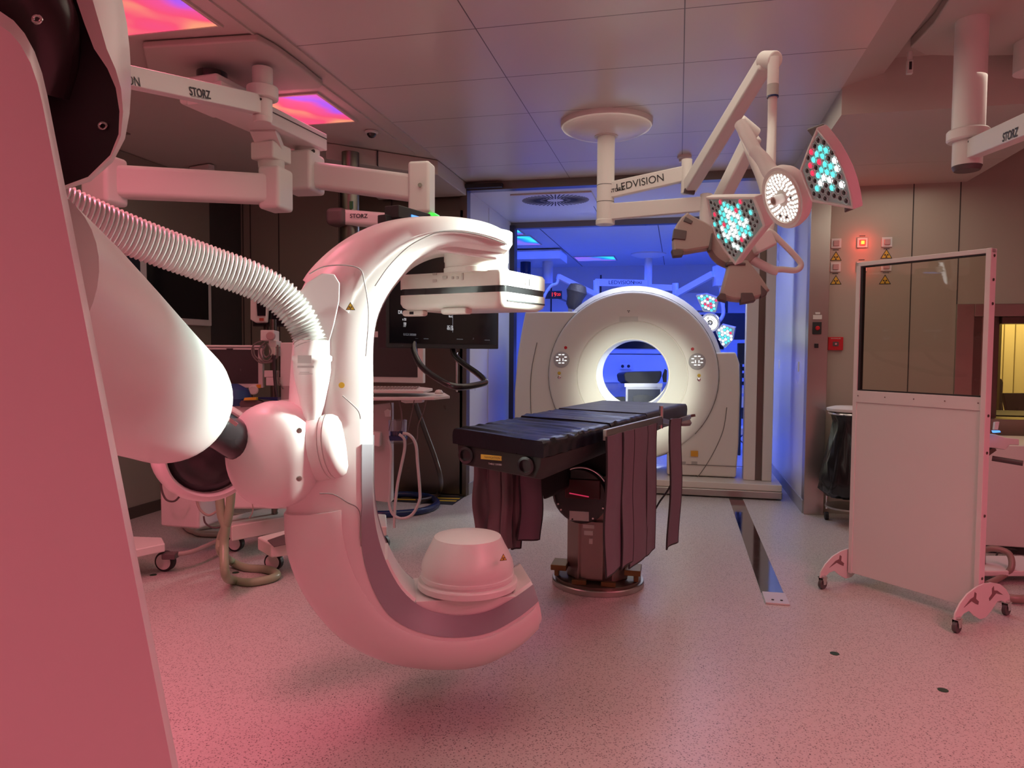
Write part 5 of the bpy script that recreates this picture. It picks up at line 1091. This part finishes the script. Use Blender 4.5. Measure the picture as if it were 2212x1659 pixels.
gh = tag(MB().tube([PP(a, b, d) for a, b, d in ((473, 1060, 4.3), (478, 1110, 4.3), (487, 1140, 4.3), (484, 1175, 4.3), (487, 1240, 4.25))] + [atz(505, 1254, .026), atz(540, 1258, .026), atz(585, 1250, .026), atz(598, 1240, .026), atz(575, 1230, .026), atz(530, 1226, .026), atz(498, 1212, .05)] + [PP(a, b, d) for a, b, d in ((478, 1192, 4.35), (477, 1165, 4.35), (490, 1130, 4.3), (497, 1090, 4.3), (500, 1050, 4.3))], .0265, n=14, res=8).build('green_hose', greenh), 'translucent pale green hose hanging down and looping on floor', 'hose')
for i, (pts, r, mm) in enumerate((((352, 1020), (348, 1050), (358, 1078), (378, 1082), (395, 1062)), .007, 'rose_hose') if 0 else (( ((352, 1020), (348, 1050), (358, 1078), (378, 1082), (395, 1062)), .007, 'dark'), (((424, 1076), (432, 1100), (450, 1113), (468, 1105)), .009, 'pale'), (((440, 1115), (444, 1130), (460, 1140), (478, 1139)), .006, 'dark'), (((545, 1085), (546, 1105), (538, 1120)), .004, 'pale'))):
    tag(MB().tube([PP(a, b, 5.0) for a, b in pts], r, n=8).build('hanging_cable', darkpl if mm == 'dark' else MATS['pale_hose']), ('dark cable loop by the left wall behind the wrist', 'pale cable loop just left of the green hose', 'short dark cable below the pale loop', 'thin pale cable right of the green hose')[i], 'cable')
# upper small monitor on the left back wall
um = thing('patient_monitor', 'black patient monitor with white module, partly behind the corrugated hose', 'monitor', PP(590, 670, 5.6))
scr(um, 545, 640, 680, 706, 5.5, .05, .012, .06, screen, hm=blackm)
MB().prism([PP(a, b, 5.42) for a, b in ((540, 640), (578, 645), (575, 696), (552, 697), (540, 690))], FW*.05).build('side_module', white_m, um, bevel=.008)
MB().prism([PP(a, b, 5.41) for a, b in ((554, 648), (574, 650), (573, 682), (556, 682))], FW*.01).build('module_screen', screen, um)
MB().prism([PP(a, b, 5.40) for a, b in ((560, 687), (569, 687), (569, 693), (560, 693))], FW*.01).build('red_display', mat('dim_red_led', (.1, .02, .02), .4, emit=(.5, .05, .03), es=.25), um)
MB().cyl(PP(575, 705, 5.5), PP(575, 722, 5.4), .02, n=10).build('mount', steel_d, um)
# workstation behind the C-arm column
wk = thing('computer_workstation', 'computer stand with white-framed screen and keyboard tray behind C-arm', 'medical cart', atz(822, 1160, 0))
m_, xh, n_, w_, h_ = scr(wk, 700, 716, 914, 828, 5.6, -.25, .045, .05, screen_g)
a = PP(822, 830, 5.5); MB().beam(a, V((a.x, a.y, .25)), .13, .10).build('column', white_m, wk, bevel=.01)
MB().beam(PP(850, 800, 5.7), V((PP(850, 800, 5.7).x, PP(850, 800, 5.7).y, .95)), .06, .05).build('monitor_post', white_m, wk)
MB().prism([PP(a, b, d) for a, b, d in ((740, 860, 5.15), (938, 858, 5.15), (972, 855, 5.3), (960, 848, 5.5), (740, 848, 5.5))], -Z_*.02).build('keyboard_tray', white_m, wk, bevel=.004)
kb = MB().prism([PP(a, b, d)+Z_*.006 for a, b, d in ((760, 850, 5.2), (915, 852, 5.2), (935, 846, 5.35), (900, 842, 5.45), (780, 841, 5.45))], Z_*.02).build('keyboard', white_m, wk, bevel=.005)
ky = MB()
for r_ in range(3):
    for c_ in range(14): q = PP(800+c_*7.5+r_*3, 848-r_*2.2, 5.22+r_*.07)+Z_*.028; ky.box(q, (.018, .016, .008))
ky.build('keys', greyk, kb)
MB().lathe([(.03, 0), (.032, .012), (.02, .028), (.002, .032)], PP(948, 852, 5.28)+Z_*.004, n=18).build('mouse', white_m, wk)
MB().prism([PP(a, b, 5.25) for a, b in ((866, 862), (913, 862), (911, 870), (875, 871), (866, 868))], FW*.15).build('tray_drawer', white_m, wk, bevel=.005)
MB().prism([atz(a, b, .15) for a, b in ((770, 1160), (836, 1158), (834, 1130), (770, 1126))], Z_*.07).build('base_foot', cream, wk, bevel=.01)
caster(wk, atz(824, 1189, 0), .062, nf)
MB().prism([PP(a, b, 5.35) for a, b in ((800, 875), (845, 870), (845, 1085), (830, 1085), (800, 1080))], FW*.12).build('rack_column', mat('dim_white_plastic', (.50, .46, .44), .5), wk, bevel=.006)
MB().prism([PP(a, b, 5.28) for a, b in ((800, 930), (822, 934), (820, 965), (800, 962))], FW*.08).build('pump_module', white_m, wk, bevel=.008)
MB().prism([PP(a, b, 5.32) for a, b in ((830, 888), (836, 884), (843, 886), (842, 900), (832, 900))], FW*.04).build('white_box', white_m, wk)
vl = MB(); 
for i in range(5): q = PP(846+i*6, 942, 5.2); vl.cyl(q, q+Z_*.035, .010, n=12)
vl.prism([PP(a, b, 5.15) for a, b in ((840, 942), (876, 944), (874, 952), (842, 952))], FW*.12); vl.build('blue_valve_block', navy, wk)
MB().lathe([(.060, 0), (.068, -.16), (.066, -.165), (.058, -.01)], PP(859, 956, 5.25)-Z_*0, (0, 0, -1), 24).build('suction_jar', clear, wk)
for i, pts in enumerate((((838, 950), (845, 975), (843, 1020), (842, 1060), (841, 1090), (850, 1112), (868, 1120), (890, 1112), (905, 1085), (907, 1060), (902, 1000), (898, 960), (885, 940), (870, 936)), ((862, 938), (873, 948), (874, 970), (866, 1010), (858, 1050), (853, 1100), (852, 1140)))):
    MB().tube([PP(a, b, 5.12) for a, b in pts], .011, n=10, res=8).build('suction_tube', mat('milky_tube', (.50, .52, .50), .2), wk)
for i, pts in enumerate((((818, 864), (842, 866), (846, 900), (840, 930)), ((895, 863), (888, 900), (880, 935)), ((922, 862), (915, 890), (903, 920), (900, 950), (880, 960)), ((862, 865), (868, 895), (866, 925), (855, 934)))):
    MB().tube([PP(a, b, 5.2) for a, b in pts], .004 if i != 3 else .006, n=6).build('thin_cable', mat('cable_grey', (.16, .14, .13), .5), wk)
rh = tag(MB().tube([PP(897, 871, 6.0), PP(918, 930, 6.2), PP(940, 990, 6.3), PP(952, 1035, 6.4), atz(950, 1062, .04), atz(935, 1075, .04), atz(900, 1082, .04)], .020, n=12).build('dark_hose', mat('brown_hose', (.05, .035, .03), .4)), 'dark brown hose slanting down to blue floor ring behind workstation', 'hose')
bc_ = atz(880, 1092, .03)
tag(MB().tube([atz(800, 1078, .03), atz(860, 1068, .03), atz(920, 1072, .03), atz(944, 1086, .03), atz(925, 1100, .03), atz(880, 1108, .03), atz(800, 1110, .03), atz(760, 1095, .03)], .032, n=14, res=8, closed=True).build('blue_floor_hose', navy), 'glossy dark blue hose lying in a ring on floor', 'hose')
# ================================================================== NEXT ROOM furnishings
fl_ = thing('surgical_lamp', 'small far surgical lamp in blue room, three lit modules above scanner right edge', 'surgical lamp', V((-.1, 11.5, CH)))
cdf = atz(1401, 548, CH); df = (cdf-EYE).dot(FW)
MB().lathe([(.30, 0), (.30, -.02), (.2, -.06), (.08, -.08)], cdf, n=40).build('ceiling_dome', white_m, fl_)
zz_ = PP(1400, 622, df).z; MB().cyl(cdf, V((cdf.x, cdf.y, zz_)), .065, n=20).build('column', white_m, fl_)
q0, q1 = PP(1400, 613, df), PP(1287, 610, df-.2); MB().beam(q0, q1, .06, .12).build('extension_arm', white_m, fl_)
text('LEDVISION', PP(1342, 611, df-.2)-FW*.03, RT, UP, .09, ink, fl_); text('STORZ', PP(1376, 612, df-.1)-FW*.05, RT, UP, .05, ink, fl_, bold=.02)
MB().beam(PP(1290, 638, df-.2), PP(1205, 597, df-.6), .07, .08).build('spring_arm', white_m, fl_); MB().cyl(PP(1288, 606, df-.2), PP(1288, 642, df-.2), .05, n=16).build('elbow_joint', white_m, fl_)
MB().tube([PP(1207, 594, df-.6), PP(1203, 612, df-.6), PP(1190, 618, df-.6), PP(1176, 640, df-.6), PP(1170, 668, df-.6)], .025, n=10).build('monitor_tube', white_m, fl_)
MB().beam(PP(1400, 620, df), PP(1460, 622, df-.3), .06, .10).build('extension_arm', white_m, fl_); MB().cyl(PP(1459, 612, df-.3), PP(1459, 636, df-.3), .05, n=16).build('elbow_joint', white_m, fl_)
MB().beam(PP(1460, 636, df-.3), PP(1540, 592, df-.8), .08, .10).build('spring_arm', white_m, fl_)
MB().beam(PP(1553, 575, df-.8), PP(1553, 618, df-.8), .16, .14).build('head_block', white_m, fl_)
MB().tube([PP(1556, 615, df-.8), PP(1560, 650, df-.9), PP(1562, 680, df-.9), PP(1548, 700, df-.9)], .03, n=10).build('drop_tube', white_m, fl_)
Of = PP(1534, 697, 9.9); nfl = (PP(1300, 900, 7.5)-Of).normalized()
f1 = [onpl(a, b, Of, nfl) for a, b in ((1503, 638), (1525, 635), (1553, 645), (1546, 675), (1519, 673))]
f2 = [onpl(a, b, Of, nfl) for a, b in ((1559, 701), (1588, 708), (1583, 735), (1567, 752), (1558, 745), (1546, 716))]
lamp_head(fl_, Of, nfl, .135, [(f1, True), (f2, True)], True, .045, allon=True)
q = PP(1570, 705, 12.5)
tag(MB().box(q, (.62, .05, .46), (RT, FW, UP)).cyl(q+FW*.05, V((q.x+FW.x*.05, q.y+FW.y*.05, CH)), .025, n=10).cyl(q, q+FW*.05, .02, n=8).build('far_monitor', blackm, bevel=.01), 'black square monitor behind the far surgical lamp', 'monitor')
q = PP(1604, 764, 10.3)
tag(MB().box(q, (.14, .05, .30), (RT, FW, UP)).cyl(q+FW*.06, V((q.x+FW.x*.06, q.y+FW.y*.06, 0)), .02, n=10).cyl(q, q+FW*.06, .015, n=8).build('edge_monitor', blackm, bevel=.008), 'narrow dark monitor edge right of the scanner right cover', 'monitor')
# far pendant
fpn = thing('supply_pendant', 'blue-lit ceiling pendant with two short columns beyond the door frame', 'ceiling arm', atz(1158, 552, CH))
a = atz(1158, 558, 3.05); MB().box(V((a.x, a.y, 3.07)), (.95, .7, .16)).build('ceiling_block', m_blue, fpn, bevel=.01); 
MB().cyl(V((a.x-.18, a.y, 3.0)), V((a.x-.18, a.y, 2.55)), .09, n=20).build('dark_column', navy, fpn); MB().cyl(V((a.x+.2, a.y, 3.0)), V((a.x+.2, a.y, 2.62)), .09, n=20).build('pale_column', m_blue, fpn)
dc2 = thing('digital_clock', 'red digital clock reading 19:20 on far blue wall', 'clock', PP(1190, 637, 12.0))
o = PP(1192, 637, 12.2); MB().box(o, (.34, .05, .13), (RT, FW, UP)).build('case', blackm, dc2, bevel=.006)
text('19', o-FW*.03+RT*.03, RT, UP, .10, glow('clock_red', (1, .03, .03), 1.5), dc2, 'digits'); text('20', o-FW*.03+RT*.115, RT, UP, .065, MATS['clock_red'], dc2, 'digits'); text(':', o-FW*.03-RT*.11, RT, UP, .10, MATS['clock_red'], dc2, 'digits')
MB().cyl(o+FW*.02, V((o.x, 14.49, o.z)), .02, n=8).build('wall_bracket', steel_d, dc2)
# far table seen through the bore
ft = thing('far_operating_table', 'black padded table on pale box base seen through the scanner bore', 'table', PP(1392, 860, 10.5))
d0 = 10.2
MB().prism([PP(a, b, d0) for a, b in ((1347, 808), (1352, 803), (1372, 802), (1430, 801), (1430, 812), (1424, 826), (1414, 830), (1360, 830), (1350, 822))], FW*.7).build('cushion', blackm, ft, bevel=.02)
MB().prism([PP(a, b, d0-.02) for a, b in ((1349, 828), (1431, 828), (1431, 836), (1349, 836))], FW*.6).build('steel_frame', mat('pale_steel', (.6, .6, .62), .35, .3), ft)
a, b = PP(1352, 836, d0), PP(1429, 836, d0)
MB().prism([a, b, V((b.x, b.y, .03)), V((a.x, a.y, .03))], FW*.5).build('box_base', MATS['pale_steel'], ft)
MB().prism([PP(x, y, d0-.03) for x, y in ((1357, 841), (1426, 841), (1426, 950), (1357, 950))], FW*.02).build('dark_front', mat('blue_black_panel', (.02, .025, .05), .3), ft)
MB().prism([PP(x, y, d0-.06) for x, y in ((1368, 858), (1375, 854), (1395, 853), (1410, 856), (1414, 868), (1414, 900), (1368, 900))], FW*.03).build('hooded_unit', blackg, ft)
MB().prism([PP(x, y, d0+.1) for x, y in ((1432, 812), (1437, 797), (1441, 800), (1440, 826), (1434, 826))], FW*.05).build('side_clamp', blackm, ft)
MB().prism([PP(x, y, d0-.1) for x, y in ((1330, 858), (1350, 857), (1352, 880), (1330, 880))], FW*.2).build('foot_pedal_box', blackm, ft)
# trolley at right beyond the column
tr_ = thing('equipment_trolley', 'blue-lit trolley with black items, seen between scanner and column', 'medical cart', atz(1606, 955, 0))
MB().prism([PP(a, b, 10.6) for a, b in ((1598, 925), (1640, 920), (1640, 936), (1598, 940))], FW*.4).build('base', white_m, tr_, bevel=.01); caster(tr_, atz(1607, 957, 0), .07, -Y_)
for y0, y1, mt2 in ((792, 800, blackm), (806, 816, blackm), (824, 832, blackm), (838, 850, white_m), (856, 880, white_m), (882, 905, blackm)):
    MB().prism([PP(a, b, 10.8) for a, b in ((1600, y0), (1636, y0), (1636, y1), (1603, y1))], FW*.3).build('shelf_unit', mt2, tr_, bevel=.008)
MB().cyl(PP(1630, 760, 10.9), V((PP(1630, 760, 10.9).x, PP(1630, 760, 10.9).y, .1)), .03, n=12).build('pole', white_m, tr_)
